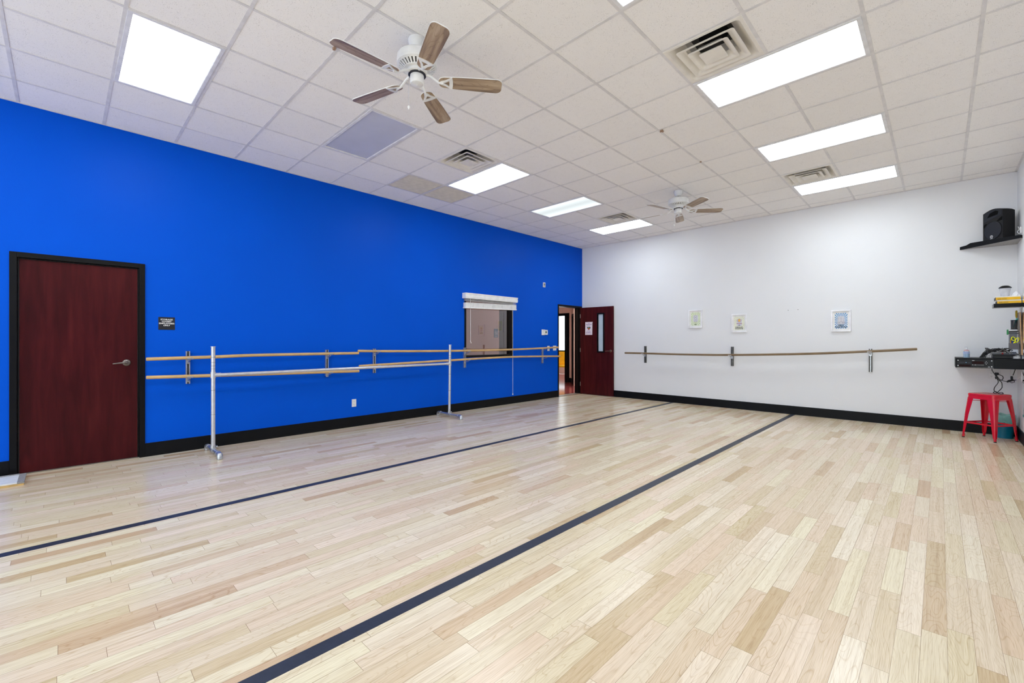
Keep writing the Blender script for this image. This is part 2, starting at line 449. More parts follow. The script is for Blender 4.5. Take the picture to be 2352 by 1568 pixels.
# walls. left wall: blue towards the room, pale towards the hall
D1a, D1b, D1t = -.357, .652, 2.171
D2a, D2b, D2t = 8.117, 9.075, 2.175
WNa, WNb, WNz0, WNz1 = 5.294, 6.594, .995, 2.12
WT = .16
b = MB()
def wseg(y0, y1, z0, z1):
    v = [(0, y0, z0), (0, y1, z0), (0, y1, z1), (0, y0, z1), (-WT, y0, z0), (-WT, y1, z0), (-WT, y1, z1), (-WT, y0, z1)]
    b.mi = 0; b.add(v, [(0, 1, 2, 3)])
    b.mi = 1; b.add(v, [(7, 6, 5, 4), (0, 4, 5, 1), (3, 2, 6, 7), (0, 3, 7, 4), (1, 5, 6, 2)])
wseg(NY, D1a+.03, 0, CZ+.1); wseg(D1a+.03, D1b-.03, D1t-.03, CZ+.1); wseg(D1b-.03, WNa+.01, 0, CZ+.1)
wseg(WNa+.01, WNb-.01, 0, WNz0+.01); wseg(WNa+.01, WNb-.01, WNz1-.01, CZ+.1)
wseg(WNb-.01, D2a+.02, 0, CZ+.1); wseg(D2a+.02, D2b-.02, D2t-.02, CZ+.1); wseg(D2b-.02, FY+.12, 0, CZ+.1)
part('wall_left', b, ['blue_wall', 'pink_wall'], kind='structure', smooth=False)
part('wall_far', MB().box(0, RX+.12, FY, FY+.12, -.06, CZ+.1), 'white_wall', kind='structure', smooth=False)
part('wall_right', MB().box(RX, RX+.12, NY, FY, -.06, CZ+.1), 'white_wall', kind='structure', smooth=False)
part('wall_near', MB().box(-WT, .35, NY-.12, NY, -.06, CZ+.1).box(RX-.35, RX+.12, NY-.12, NY, -.06, CZ+.1).box(.35, RX-.35, NY-.12, NY, -.06, .15).box(.35, RX-.35, NY-.12, NY, 3.2, CZ+.1), 'white_wall', kind='structure', smooth=False)
# unseen glazing added behind the camera to let daylight brighten the ceiling
d = structure('added_daylight_window', (RX/2, NY, .15))
b = MB()
for k in range(5):
    x = .35+(RX-.70-.05)*k/4; b.box(x, x+.05, NY-.10, NY-.02, .15, 3.2)
b.box(.35, RX-.35, NY-.10, NY-.02, .15, .20).box(.35, RX-.35, NY-.10, NY-.02, 3.15, 3.2)
part('window_frame', b, 'black_frame', d, smooth=False)
part('glass', MB().add([(.40, NY-.06, .20), (RX-.40, NY-.06, .20), (RX-.40, NY-.06, 3.15), (.40, NY-.06, 3.15)], [(0, 3, 2, 1)]), 'added_glass', d, smooth=False)
BH, BT = .152, .012
b = MB().box(0, BT, NY, D1a, 0, BH).box(0, BT, D1b, D2a, 0, BH)
part('baseboard_left', b, 'black_trim', kind='structure', bevel=.002)
part('baseboard_far', MB().box(.02, RX, FY-BT, FY, 0, BH), 'black_trim', kind='structure', bevel=.002)
part('baseboard_right', MB().box(RX-BT, RX, NY, FY-BT, 0, BH), 'black_trim', kind='structure', bevel=.002)

# ---- door_1 closed storage door
d = structure('door_1', (0, .147, 0))
b = MB()
y0, y1, fw = D1a, D1b, .05
for (a, c, z0, z1) in ((y0, y0+fw, 0, D1t), (y1-fw, y1, 0, D1t), (y0+fw, y1-fw, D1t-fw, D1t)):
    b.box(-.10, .014, a, c, z0, z1)
for (a, c, z0, z1) in ((y0+fw, y0+fw+.012, 0, D1t-fw), (y1-fw-.012, y1-fw, 0, D1t-fw), (y0+fw+.012, y1-fw-.012, D1t-fw-.012, D1t-fw)):
    b.box(-.08, -.012, a, c, z0, z1)
part('door_frame', b, 'black_frame', d, bevel=.003)
leaf = part('door_leaf', MB().box(-.055, -.022, y0+fw+.013, y1-fw-.013, .008, D1t-fw-.013), 'door', d, bevel=.002)
part('threshold', MB().box(-.1, .004, y0+fw, y1-fw, 0, .006), 'threshold', d)
Y = .497; z = 1.066
RY = Matrix.Rotation(PI/2, 4, 'Y')
b = MB().lathe([(.034, 0), (.036, .006), (.030, .012), (.016, .016), (.014, .045)], mat=Matrix.Translation((-.022, Y, z)) @ RY)
b.tube([(.026, Y, z), (.030, Y-.02, z), (.030, Y-.06, z-.001), (.028, Y-.1, z-.006), (.024, Y-.115, z-.008)], [.012, .011, .009, .008, .007], 10)
part('door_handle', b, 'nickel', leaf)

# ---- window_1
d = structure('window_1', (0, (WNa+WNb)/2, WNz0))
b = MB()
w = .04
for (a, c, z0, z1) in ((WNa, WNb, WNz0, WNz0+w), (WNa, WNb, WNz1-w, WNz1), (WNa, WNa+w, WNz0+w, WNz1-w), (WNb-w, WNb, WNz0+w, WNz1-w)):
    b.box(-.13, .012, a, c, z0, z1)
part('window_frame', b, 'black_frame', d, bevel=.003)
part('glass', MB().add([(-.062, WNa+w, WNz0+w), (-.062, WNb-w, WNz0+w), (-.062, WNb-w, WNz1-w), (-.062, WNa+w, WNz1-w)], [(0, 1, 2, 3)]), 'glass', d, smooth=False)

# ---- door_2 open door by the corner
d = structure('door_2', (0, 8.6, 0))
b = MB(); fw = .043
for (a, c, z0, z1) in ((D2a, D2a+.034, 0, D2t), (D2b-.05, D2b, 0, D2t), (D2a+.034, D2b-.05, D2t-.045, D2t)):
    b.box(-WT-.02, .012, a, c, z0, z1)
b.box(-.10, -.05, D2b-.068, D2b-.05, 0, D2t-.045)
part('door_frame', b, 'black_frame', d, bevel=.003)
part('threshold', MB().box(-WT, .01, D2a+.034, D2b-.05, 0, .008), 'threshold', d)
ang = math.atan2(.033, .90)
LM = Matrix.Translation((.016, 9.003, 0)) @ Matrix.Rotation(ang, 4, 'Z')
LW, LT, Lz0, Lz1 = .905, .044, .012, 2.135
gx0, gx1, gz0, gz1 = .50, .655, 1.055, 1.965
b = MB()
for (a, c, z0, z1) in ((0, gx0, Lz0, Lz1), (gx1, LW, Lz0, Lz1), (gx0, gx1, Lz0, gz0), (gx0, gx1, gz1, Lz1)):
    b.box(a, c, 0, LT, z0, z1, LM)
leaf = part('door_leaf', b, 'door', d, smooth=False)
RX90 = Matrix.Rotation(PI/2, 4, 'X')
b = MB().frame(gx0-.022, gx1+.022, gz0-.022, gz1+.022, .034, -.0, .012, LM @ RX90)
b.frame(gx0-.012, gx1+.012, gz0-.012, gz1+.012, .016, -.03, 0, LM @ RX90)
part('lite_frame', b, 'black_frame', leaf, bevel=.002)
part('lite_glass', MB().box(gx0, gx1, .018, .024, gz0, gz1, LM), 'frost_glass', leaf)
b = MB().lathe([(.030, 0), (.032, .006), (.026, .012), (.014, .016), (.012, .05)], mat=LM @ Matrix.Translation((.845, 0, 1.075)) @ RX90)
b.tube([LM @ Vector(q) for q in ((.845, -.045, 1.075), (.82, -.05, 1.075), (.77, -.05, 1.073), (.725, -.046, 1.068))], [.012, .011, .009, .008], 10)
part('door_handle', b, 'brass', leaf)
b = MB()
for z in (.25, 1.09, 1.93): b.tube([(.014, 8.998, z-.05), (.014, 8.998, z+.05)], .008, 8)
part('hinge', b, 'nickel', leaf)
part('latch_bolt', MB().box(LW, LW+.012, .012, .03, 1.065, 1.09, LM), 'nickel', leaf)

# ---- poster on the open door
PM = LM @ Matrix.Translation((.245, -.0015, 1.62)) @ RX90       # local x right, y up, z towards room
t = thing('door_poster', 'white paper poster with a dark heart taped to the open red-brown door', 'poster', (.26, 9.0, 1.45))
WM[t.name] = Matrix.Translation((.26, 9.0, 1.45))
part('sheet', MB().prism([(-.105, -.158), (.098, -.158), (.102, .13), (.112, .158), (-.102, .158)], 0, .0012, PM), 'paper', t, smooth=False)
def heart(s, dx=0, dy=0, n=40):
    o = []
    for k in range(n):
        a = 2*PI*k/n
        o.append((dx+s*16*math.sin(a)**3/17, dy+s*(13*math.cos(a)-5*math.cos(2*a)-2*math.cos(3*a)-math.cos(4*a))/17))
    return o
part('heart', MB().prism(heart(.052, 0, .005), .0012, .0018, PM), 'navy_ink', t, smooth=False)
part('heart_band', MB().prism(heart(.036, 0, .0), .0018, .0024, PM), 'green_ink', t, smooth=False)
part('heart_band', MB().prism(heart(.029, 0, -.004), .0024, .0029, PM), 'orange_ink', t, smooth=False)
part('heart_core', MB().prism(heart(.022, 0, -.007), .0029, .0034, PM), 'red_ink', t, smooth=False)
for (y, xs, hgt) in ((.122, [(-.025, .028)], .010), (.098, [(-.082, -.03), (-.024, .02), (.026, .08)], .012), (.079, [(-.05, -.01), (-.004, .045)], .007),
                     (-.067, [(-.042, -.006), (.008, .04)], .008), (-.092, [(-.078, -.03), (-.022, .058)], .011), (-.112, [(-.03, .022)], .008), (-.128, [(-.08, -.03), (.02, .07)], .005)):
    for (a, c) in xs: part('printed_word', MB().box(a, c, y-hgt/2, y+hgt/2, .0012, .0017, PM), 'violet_ink', t, smooth=False)

# ================================================================== HALL beyond the blue wall
part('trim_2', MB().box(-5.2, -WT, 3.2, 14, -.06, -.002), 'hall_floor', kind='structure', smooth=False)
part('trim_3', MB().box(-5.2, -WT, 3.2, 14, 2.75, 2.8), 'white_wall', kind='structure', smooth=False)
HX = -2.0
b = MB().box(HX-.12, HX, 3.2, 8.14, 0, 2.75)
part('wall_hall', b, 'pink_wall', kind='structure', smooth=False)
part('wall_hall_recess', MB().box(-5.2, HX-.12, 8.02, 8.14, 0, 2.75).box(-5.3, -5.2, 8.14, 14, 0, 2.75), 'hall_shade', kind='structure', smooth=False)  # dark walls stand for unlit space, so the window pane shows its reflection
part('wall_hall_near', MB().box(-5.2, -WT, 3.1, 3.2, 0, 2.75), 'pink_wall', kind='structure', smooth=False)
# wall at the end of the hall with the glazed door in it
EY = 11.2
b = MB().box(-3.42, -1.91, EY, EY+.12, 2.2, 2.75).box(-1.97, -1.91, EY, EY+.12, 0, 2.2).box(-5.2, -3.42, EY, EY+.12, 0, 2.75)
b.prism([(-1.91, EY), (-1.2, EY-.71), (-1.1, EY-.6), (-1.91, EY+.2)], 0, 2.75)
b.box(-1.25, -WT, EY-.75, EY-.6, 0, 2.75)
part('wall_hall_end', b, 'pink_wall', kind='structure', smooth=False)
b = MB().box(-1.97, -1.91, EY-.012, EY, 0, .152)
b.prism([(-1.91, EY-.012), (-1.2, EY-.722), (-1.19, EY-.71), (-1.90, EY)], 0, .152)
part('baseboard_hall', b, 'black_trim', kind='structure', smooth=False)
d = structure('door_3', (-2.7, EY, 0))
b = MB()
for (a, c, z0, z1) in ((-3.42, -3.34, 0, 2.2), (-2.04, -1.97, 0, 2.2), (-3.34, -2.04, 2.12, 2.2), (-2.135, -2.075, .0, 2.12), (-2.73, -2.66, 0, 2.12)):
    b.box(a, c, EY-.03, EY+.1, z0, z1)
part('door_frame', b, 'black_frame', d)
part('glass', MB().add([(-3.34, EY+.03, 0), (-2.04, EY+.03, 0), (-2.04, EY+.03, 2.12), (-3.34, EY+.03, 2.12)], [(0, 1, 2, 3)]), 'clear_glass', d, smooth=False)
part('push_bar', MB().box(-2.66, -2.135, EY-.06, EY-.03, .98, 1.02), 'black_frame', d)
# narrow black doorframe on the angled hall wall
d = structure('door_4', (-1.4, EY-.5, 0))
HM = Matrix.Translation((-1.91, EY, 0)) @ Matrix.Rotation(-PI/4, 4, 'Z')
part('door_frame', MB().box(.42, .50, -.04, .02, 0, 2.13, HM).box(.50, .95, -.04, .02, 2.05, 2.13, HM), 'black_frame', d)
part('door_leaf', MB().box(.50, .95, -.015, .015, .01, 2.05, HM), 'black_frame', d)
# lounge beyond the glazed door: pale screen wall and a chair shape standing for a yellow reflection
part('wall_hall_lounge', MB().box(-4.1, -1.2, 14, 14.1, 0, 2.75).box(-5.2, -4.1, 14, 14.1, 0, .5).box(-5.2, -4.1, 14, 14.1, 2.5, 2.75), 'pink_wall', kind='structure', smooth=False)
t = thing('yellow_reflection_chair', 'added yellow chair shape standing for a yellow reflection in the glazed hall door', 'chair', (-3.12, 12.3, 0), .3)
W0 = wm(t)
part('seat', MB().box(-.25, .25, -.25, .25, .40, .48, W0), 'yellow_reflection', t, bevel=.02)
part('backrest', MB().box(-.25, .25, .2, .27, .48, .95, W0), 'yellow_reflection', t, bevel=.02)
for sx in (-.22, .22):
    for sy in (-.22, .22): part('leg', MB().tube([W0 @ Vector((sx, sy, 0)), W0 @ Vector((sx, sy, .4))], .012, 8), 'steel', t)
# unseen ceiling lamps added to light the hall
for (x, y) in ((-1.1, 5.0), (-1.1, 8.9), (-2.6, 12.6)):
    t = thing('added_hall_light', 'unseen square panel added to light the hall behind the blue wall', 'ceiling light', (x, y, 2.75), group='added hall panels')
    part('lamp_frame', MB().frame(x-.3, x+.3, y-.3, y+.3, .03, 2.735, 2.75), 'fixture_frame', t, smooth=False)
    part('lens', MB().box(x-.27, x+.27, y-.27, y+.27, 2.738, 2.745), 'added_hall_lens', t, smooth=False)
# restroom sign on the hall wall, seen through the window
t = thing('restroom_sign', 'small blue restroom sign on the pink hall wall seen through the window', 'sign', (HX, 8.03, 1.40))
RS = Matrix.Translation((HX, 8.02, 1.52)) @ Matrix(((0, 0, 1, 0), (1, 0, 0, 0), (0, 1, 0, 0), (0, 0, 0, 1)))
part('plate', MB().box(-.075, .075, -.115, .115, 0, .006, RS), 'sign_teal', t, smooth=False)
b = MB()
for k, sx in enumerate((-.03, .03)):
    b.prism([(sx+.012*math.cos(a), .052+.012*math.sin(a)) for a in [PI*q/6 for q in range(12)]], .006, .008, RS)
    if k == 0: b.box(sx-.014, sx+.014, -.01, .036, .006, .008, RS).box(sx-.010, sx-.002, -.06, -.01, .006, .008, RS).box(sx+.002, sx+.010, -.06, -.01, .006, .008, RS)
    else: b.prism([(sx-.008, .036), (sx+.008, .036), (sx+.024, -.025), (sx-.024, -.025)], .006, .008, RS); b.box(sx-.010, sx-.002, -.06, -.025, .006, .008, RS).box(sx+.002, sx+.010, -.06, -.025, .006, .008, RS)
b.box(-.05, .05, -.095, -.083, .006, .008, RS)
part('pictogram', b, 'sign_white', t, smooth=False)

# ================================================================== CEILING FIXTURES
def make_light(i, j, lens, label, group, lbl='lens'):
    cx, cy = gx(i)+T, gy(j)+T/2
    t = thing('ceiling_light', label, 'ceiling light', (cx, cy, CZ), group=group)
    hx, hy = T-.0125, T/2-.0125
    b = MB().frame(cx-hx, cx+hx, cy-hy, cy+hy, .026, CZ-.004, CZ+.012)
    b.frame(cx-hx+.026, cx+hx-.026, cy-hy+.026, cy+hy-.026, .004, CZ-.001, CZ+.016)
    part('door_frame', b, 'fixture_frame', t, smooth=False)
    hx -= .03; hy -= .03
    part(lbl, MB().box(cx-hx, cx+hx, cy-hy, cy+hy, CZ+.004, CZ+.008), lens, t, smooth=False)
    b = MB().box(cx-T+.013, cx+T-.013, cy-T/2+.013, cy+T/2-.013, CZ+.0165, CZ+.10)
    part('housing', b, 'fixture_frame', t, smooth=False)
    return t
G = 'lit ceiling panels'
L0 = make_light(-6, -4, 'lens', 'large bright ceiling panel nearest the blue wall, at upper left', G)
def lcopy(i, j, label, group=G): return dup(L0, (gx(i)+T, gy(j)+T/2, CZ), 0, label, group)
lcopy(-6, 2, 'lit ceiling panel touching the square vent above the middle of the blue wall')
lcopy(-6, 8, 'lit ceiling panel farthest along the blue wall, beside the far small vent')
lcopy(0, -1, 'lit ceiling panel cut off by the top edge of the photo')
lcopy(0, 2, 'largest long lit ceiling panel at upper right, below the big square vent')
lcopy(0, 5, 'middle lit panel of the right-hand ceiling row')
lcopy(0, 8, 'last lit panel of the right-hand row, nearest the white wall')
for (i, j) in ((0, -4), (0, -7), (-6, -7)): lcopy(i, j, 'lit ceiling panel behind the camera', 'ceiling panels behind the camera')
make_light(-6, 5, 'lens_dim', 'dimmer greenish ceiling panel, shaded in its middle, before the far one along the blue wall', G)
make_light(-6, -1, 'unlit_lens', 'unlit grey-blue ceiling panel under the near ceiling fan', 'unlit ceiling panel')

def sq(h, n=4, r=.0):     # rounded square outline
    o = []
    for (sx, sy, a0) in ((1, 1, 0), (-1, 1, 90), (-1, -1, 180), (1, -1, 270)):
        for k in range(n+1):
            a = math.radians(a0+90*k/n); o.append((sx*(h-r)+r*math.cos(a), sy*(h-r)+r*math.sin(a)))
    return o
def ringloft(b, cx, cy, levels, n=4):
    vs = []; fs = []
    for (h, z, r) in levels: vs += [(cx+x, cy+y, z) for x, y in sq(h, n, r)]
    L = 4*(n+1)
    for k in range(len(levels)-1):
        for q in range(L): fs.append((k*L+q, k*L+(q+1) % L, (k+1)*L+(q+1) % L, (k+1)*L+q))
    b.add(vs, fs)
def make_vent(i, j, label, group):
    cx, cy = gx(i)+T/2, gy(j)+T/2
    t = thing('air_diffuser', label, 'air vent', (cx, cy, CZ), group=group)
    b = MB(); ringloft(b, cx, cy, [(T/2-.0125, CZ+.001, .002), (T/2-.0125, CZ-.002, .002), (.268, CZ-.003, .03), (.258, CZ+.006, .03), (.215, CZ+.05, .03), (.175, CZ+.085, .03), (.165, CZ+.16, .03)])
    part('face_plate', b, 'vent_white', t)
    b = MB(); b.box(cx-.165, cx+.165, cy-.165, cy+.165, CZ+.15, CZ+.16)
    part('duct', b, 'vent_dark', t)
    part('duct_mouth', MB().lathe([(.11, CZ+.140), (.11, CZ+.149)], (cx, cy, 0), 28), 'duct_black', t)
    for (ho, zo, hi, zi) in ((.218, -.012, .150, .035), (.152, -.017, .095, .03)):
        b = MB()
        ringloft(b, cx, cy, [(hi, CZ+zi+.004, .02), (hi+.012, CZ+zi*.4, .02), (ho, CZ+zo+.003, .02), (ho, CZ+zo, .02), (ho-.012, CZ+zo, .02), (ho-.03, CZ+zo+.008, .02), (hi-.004, CZ+zi, .02)])
        part('louvre_ring', b, 'vent_white', t)
    b = MB(); ringloft(b, cx, cy, [(.001, CZ+.02, .0005), (.055, CZ+.0, .01), (.086, CZ-.016, .012), (.086, CZ-.020, .012), (.001, CZ-.020, .0005)])
    part('centre_plate', b, 'vent_white', t)
    return t
GV = 'square stepped air diffusers'
V0 = make_vent(0, 1, 'large square air diffuser beside the big light panel at upper right', GV)
def vcopy(i, j, label): return dup(V0, (gx(i)+T/2, gy(j)+T/2, CZ), 0, label, GV)
vcopy(-5, 1, 'square air diffuser touching a lit panel above the blue wall, centre of photo')
vcopy(-5, 7, 'smallest square air diffuser, left of the far ceiling fan')
vcopy(0, 7, 'square air diffuser beside the last light panel near the white wall')
def make_grille(i, j, label):
    cx, cy = gx(i)+T/2, gy(j)+T/2; h = T/2-.0125
    t = thing('return_grille', label, 'air vent', (cx, cy, CZ), group='ribbed return grilles')
    part('grille_frame', MB().frame(cx-h, cx+h, cy-h, cy+h, .018, CZ-.001, CZ+.012), 'vent_beige', t, smooth=False)
    b = MB(); n = 30; w = 2*(h-.018)
    for k in range(n):
        x = cx-h+.018+w*k/n
        b.add([(x, cy-h+.018, CZ+.001), (x+w/n*.72, cy-h+.018, CZ+.006), (x+w/n*.72, cy+h-.018, CZ+.006), (x, cy+h-.018, CZ+.001)], [(0, 1, 2, 3)])
    b.box(cx-h+.018, cx+h-.018, cy-h+.018, cy+h-.018, CZ+.009, CZ+.012)
    part('ribs', b, 'vent_beige', t, smooth=False)
    return t
make_grille(-7, 1, 'ribbed beige return grille, left of the two above the blue wall')
make_grille(-7, 2, 'ribbed beige return grille, right of the two, next to the lit panel')
t = make_vent(0, -5, 'square air diffuser behind the camera', 'diffuser behind the camera')

# small brown hooks on the grid
for (x, y, s_, lab) in ((gx(-3)+.02, gy(-2)-.03, .016, 'tiny brown clip on the ceiling grid beside the near fan blade tip'),
                   (gx(-1)+.03, gy(3)+.02, .016, 'tiny brown clip on the ceiling grid in mid ceiling'),
                   (gx(-1)+.01, gy(5)-.05, .010, 'tiny dark hook on the ceiling grid near the far fan')):
    b = MB().box(x-s_, x+s_, y-s_*.5, y+s_*.5, CZ-s_*1.2, CZ).tube([(x, y, CZ-s_), (x+s_, y, CZ-s_*2), (x+s_*1.6, y, CZ-s_)], s_*.2, 6)
    tag(part('ceiling_clip', b, 'brown_clip', origin=(x, y, CZ)), lab, 'clip')

# ================================================================== FANS
def make_fan(x, y, a0, label):
    z = CZ
    t = thing('ceiling_fan', label, 'ceiling fan', (x, y, z), a0, group='five-blade ceiling fans')
    W = wm(t)
    def L(prof): return MB().lathe(prof, (0, 0, 0), 40, W)
    part('canopy', L([(.066, 0), (.068, -.008), (.066, -.03), (.056, -.055), (.045, -.078), (.030, -.084), (.020, -.085)]), 'white_metal', t)
    part('downrod', L([(.013, -.085), (.013, -.13)]), 'white_metal', t)
    part('canopy_ring', L([(.021, -.0855), (.021, -.092)]), 'grey_dark', t)
    part('motor_housing', L([(.02, -.105), (.075, -.108), (.110, -.115), (.142, -.130), (.150, -.142), (.152, -.175), (.146, -.190), (.136, -.200), (.12, -.204)]), 'white_metal', t)
    part('motor_core', L([(.125, -.2045), (.088, -.231), (.06, -.232)]), 'vent_dark', t)
    b = MB()
    b.lathe([(.152, -.185), (.150, -.203), (.136, -.212), (.133, -.206), (.146, -.186)], (0, 0, 0), 48, W, close=False)
    for k in range(30):                          # slotted vent skirt
        a = 2*PI*k/30
        R_ = W @ Matrix.Rotation(a, 4, 'Z')
        b.add([(.146, -.0100, -.203), (.146, .0100, -.203), (.096, .0050, -.240), (.096, -.0050, -.240), (.140, -.0100, -.198), (.140, .0100, -.198), (.092, .0050, -.234), (.092, -.0050, -.234)],
              [(0, 1, 2, 3), (4, 7, 6, 5), (0, 3, 7, 4), (1, 5, 6, 2), (0, 4, 5, 1), (3, 2, 6, 7)], R_)
    b.lathe([(.100, -.230), (.100, -.240), (.078, -.242), (.078, -.232)], (0, 0, 0), 40, W, close=False)
    part('vent_skirt', b, 'white_metal', t)
    part('flywheel', L([(.078, -.240), (.078, -.262), (.070, -.268)]), 'white_metal', t)
    part('rotor_ring', L([(.066, -.268), (.067, -.276), (.050, -.277)]), 'grey_dark', t)
    part('switch_housing', L([(.052, -.277), (.053, -.325), (.048, -.340), (.030, -.347), (.006, -.348), (.004, -.351)]), 'white_metal', t)
    for k in range(5):
        R_ = W @ Matrix.Rotation(2*PI*k/5, 4, 'Z')
        pit = Matrix.Rotation(math.radians(-12), 4, 'X')
        Bz = R_ @ Matrix.Translation((0, 0, -.313)) @ pit
        # blade outline: rounded root, slightly widening, rounded tip
        o = []
        for q in range(9): a = PI/2+PI*q/8; o.append((.205+.045*math.cos(a), .052*math.sin(a)))
        o += [(.30, -.060), (.45, -.066), (.585, -.069)]
        for q in range(7): a = -PI/2+PI/2*q/6; o.append((.610+.05*math.cos(a)*.9, -.030+.039*math.sin(a)))
        for q in range(7): a = PI/2*q/6; o.append((.610+.05*math.cos(a)*.9, .030+.039*math.sin(a)))
        o += [(.585, .069), (.45, .066), (.30, .060)]
        bl = part('blade', MB().prism(o, 0, .006, Bz), 'white_metal', t, smooth=False, frame=Bz)
        o2 = [(.43+(px-.43)*.992, py*.955) for px, py in o]
        part('wood_face', MB().prism(o2, -.0012, 0, Bz), 'fan_wood', bl, smooth=False)
        # blade iron: arm from the rotor and a fan-shaped open bracket under the blade
        ir = MB()
        ir.tube([R_ @ Vector(q) for q in ((.066, 0, -.262), (.10, 0, -.272), (.135, 0, -.296), (.165, 0, -.316), (.20, 0, -.319))], [.012, .010, .009, .010, .011], 8)
        inner = [(.190, -.010), (.232, -.030), (.250, 0), (.232, .030), (.190, .010)]
        outer = [(.160, -.016), (.205, -.030), (.238, -.056), (.266, -.030), (.273, 0), (.266, .030), (.238, .056), (.205, .030), (.160, .016)]
        arc = [(.268*math.cos(a)+.006, .268*math.sin(a)) for a in [math.radians(-13+26*q/8) for q in range(9)]]
        arc2 = [(.243*math.cos(a)+.004, .243*math.sin(a)) for a in [math.radians(-6.5+13*q/8) for q in range(9)]]
        op = [(.178, -.014)]+[(.215, -.026)]+arc+[(.215, .026), (.178, .014)]
        ip = [(.206, -.004)]+[(.218, -.008)]+arc2+[(.218, .008), (.206, .004)]
        n = len(op); vs = []
        for (pl, zz) in ((op, -.0012), (ip, -.0012), (op, -.007), (ip, -.007)): vs += [(px, py, zz) for px, py in pl]
        fs = []
        for q in range(n):
            r = (q+1) % n
            fs += [(2*n+q, 2*n+r, 3*n+r, 3*n+q), (q, n+q, n+r, r), (q, r, 2*n+r, 2*n+q), (n+q, 3*n+q, 3*n+r, n+r)]
        ir.add(vs, fs, Bz)
        part('blade_iron', ir, 'white_metal', t, smooth=False)
    cx_, cy_ = -.03, -.045
    Ri = Matrix.Rotation(-a0, 4, 'Z') @ Vector((cx_, cy_, 0))
    part('pull_chain', MB().tube([W @ Vector((Ri.x, Ri.y, -.285)), W @ Vector((Ri.x*1.15, Ri.y*1.15, -.30)), W @ Vector((Ri.x*1.15, Ri.y*1.15, -.515))], .0016, 6), 'steel', t)
    part('pull_knob', MB().lathe([(.002, 0), (.008, -.004), (.010, -.012), (.006, -.022), (.002, -.030)], (Ri.x*1.15, Ri.y*1.15, -.513), 12, W), 'white_metal', t)
    return t
F0 = make_fan(3.539, 1.907, math.radians(-20), 'near ceiling fan with five brown wood-print blades, above the unlit panel')
dup(F0, (3.528, 6.641, CZ), math.radians(-33), 'far ceiling fan with five grey-brown blades, close to the white wall', 'five-blade ceiling fans')

# ================================================================== BARRES
def bracket(parent, wall, s, z0, z1, rails, d=.15):
    # wall: 'L' (x=0, position s along Y) or 'F' (y=FY, position s along X). U-shaped steel channel plus a saddle per rail
    if wall == 'L': Mx = Matrix(((0, 0, 1, 0), (1, 0, 0, s), (0, 1, 0, 0), (0, 0, 0, 1)))
    else: Mx = Matrix(((1, 0, 0, s), (0, 0, -1, FY), (0, 1, 0, 0), (0, 0, 0, 1)))
    h = .0205
    b = MB()
    b.mi = 0
    b.box(-h, -h+.004, z0, z1, 0, .034, Mx).box(h-.004, h, z0, z1, 0, .034, Mx)
    b.box(-h+.004, -h+.012, z0, z1, .031, .034, Mx).box(h-.012, h-.004, z0, z1, .031, .034, Mx)
    b.mi = 1
    b.box(-h+.004, h-.004, z0, z1, 0, .004, Mx)
    o = part('wall_channel', b, ['steel', 'steel_dark'] if wall == 'L' else ['steel_dark', 'steel'], parent, smooth=False)
    for zr in rails:
        b = MB()
        b.box(-.018, .018, zr-.075, zr-.028, .030, .036, Mx)
        b.tube([Mx @ Vector(q) for q in ((0, zr-.05, .034), (0, zr-.048, .08), (0, zr-.036, d-.02), (0, zr-.024, d))], .008, 8)
        n = 8; vs = []; fs = []
        for e in (-.03, .03):
            for r_ in (.0195, .0235):
                for k in range(n+1):
                    a = PI+PI*k/n; vs.append((e, zr+r_*math.sin(a), d+r_*math.cos(a)))
        q = n+1
        for k in range(n):
            fs += [(k, k+1, 2*q+k+1, 2*q+k), (q+k, 3*q+k, 3*q+k+1, q+k+1), (k, q+k, q+k+1, k+1), (2*q+k, 2*q+k+1, 3*q+k+1, 3*q+k)]
        b.add(vs, fs, Mx)
        part('saddle_arm', b, 'steel', o)
def rail(parent, pts, r, mat):
    # smooth the measured points a little and round the ends
    P = [Vector(q) for q in pts]; out = []
    n = len(P)
    for k in range(n-1):
        p0, p1, p2, p3 = P[max(k-1, 0)], P[k], P[k+1], P[min(k+2, n-1)]
        for s_ in range(8):
            u = s_/8; out.append(.5*((2*p1)+(p2-p0)*u+(2*p0-5*p1+4*p2-p3)*u*u+(3*p1-p0-3*p2+p3)*u**3))
    out.append(P[-1])
    d0 = (out[0]-out[1]).normalized(); d1 = (out[-1]-out[-2]).normalized()
    out = [out[0]+d0*.006]+out+[out[-1]+d1*.006]
    rs = [r*.72]+[r]*(len(out)-2)+[r*.72]
    return part('rail', MB().tube(out, rs, 16), mat, parent)
t = thing('wall_barre', 'double wooden ballet barre on the blue wall, left one beginning beside the closed door', 'ballet barre', (0, 1.9, .8), group='barres fixed to the walls')
rail(t, [(.15, .651, 1.105), (.15, 1.272, 1.114), (.15, 1.79, 1.125), (.15, 3.113, 1.125)], .0195, 'barre_wood')
rail(t, [(.15, .651, .903), (.15, 1.219, .891), (.15, 3.12, .854)], .0195, 'barre_wood')
bracket(t, 'L', 1.042, .799, 1.185, (1.110, .894)); bracket(t, 'L', 2.693, .799, 1.18, (1.125, .862))
t = thing('wall_barre', 'double wooden ballet barre on the blue wall passing under the window to the doorway', 'ballet barre', (0, 5.5, .8), group='barres fixed to the walls')
rail(t, [(.15, 3.113, 1.158), (.15, 3.678, 1.145), (.15, 4.864, 1.132), (.15, 6.44, 1.136), (.15, 7.959, 1.167)], .0195, 'barre_wood')
rail(t, [(.15, 3.13, .928), (.15, 3.678, .94), (.15, 4.834, .963), (.15, 6.415, .985), (.15, 8.008, .961)], .0195, 'barre_wood')
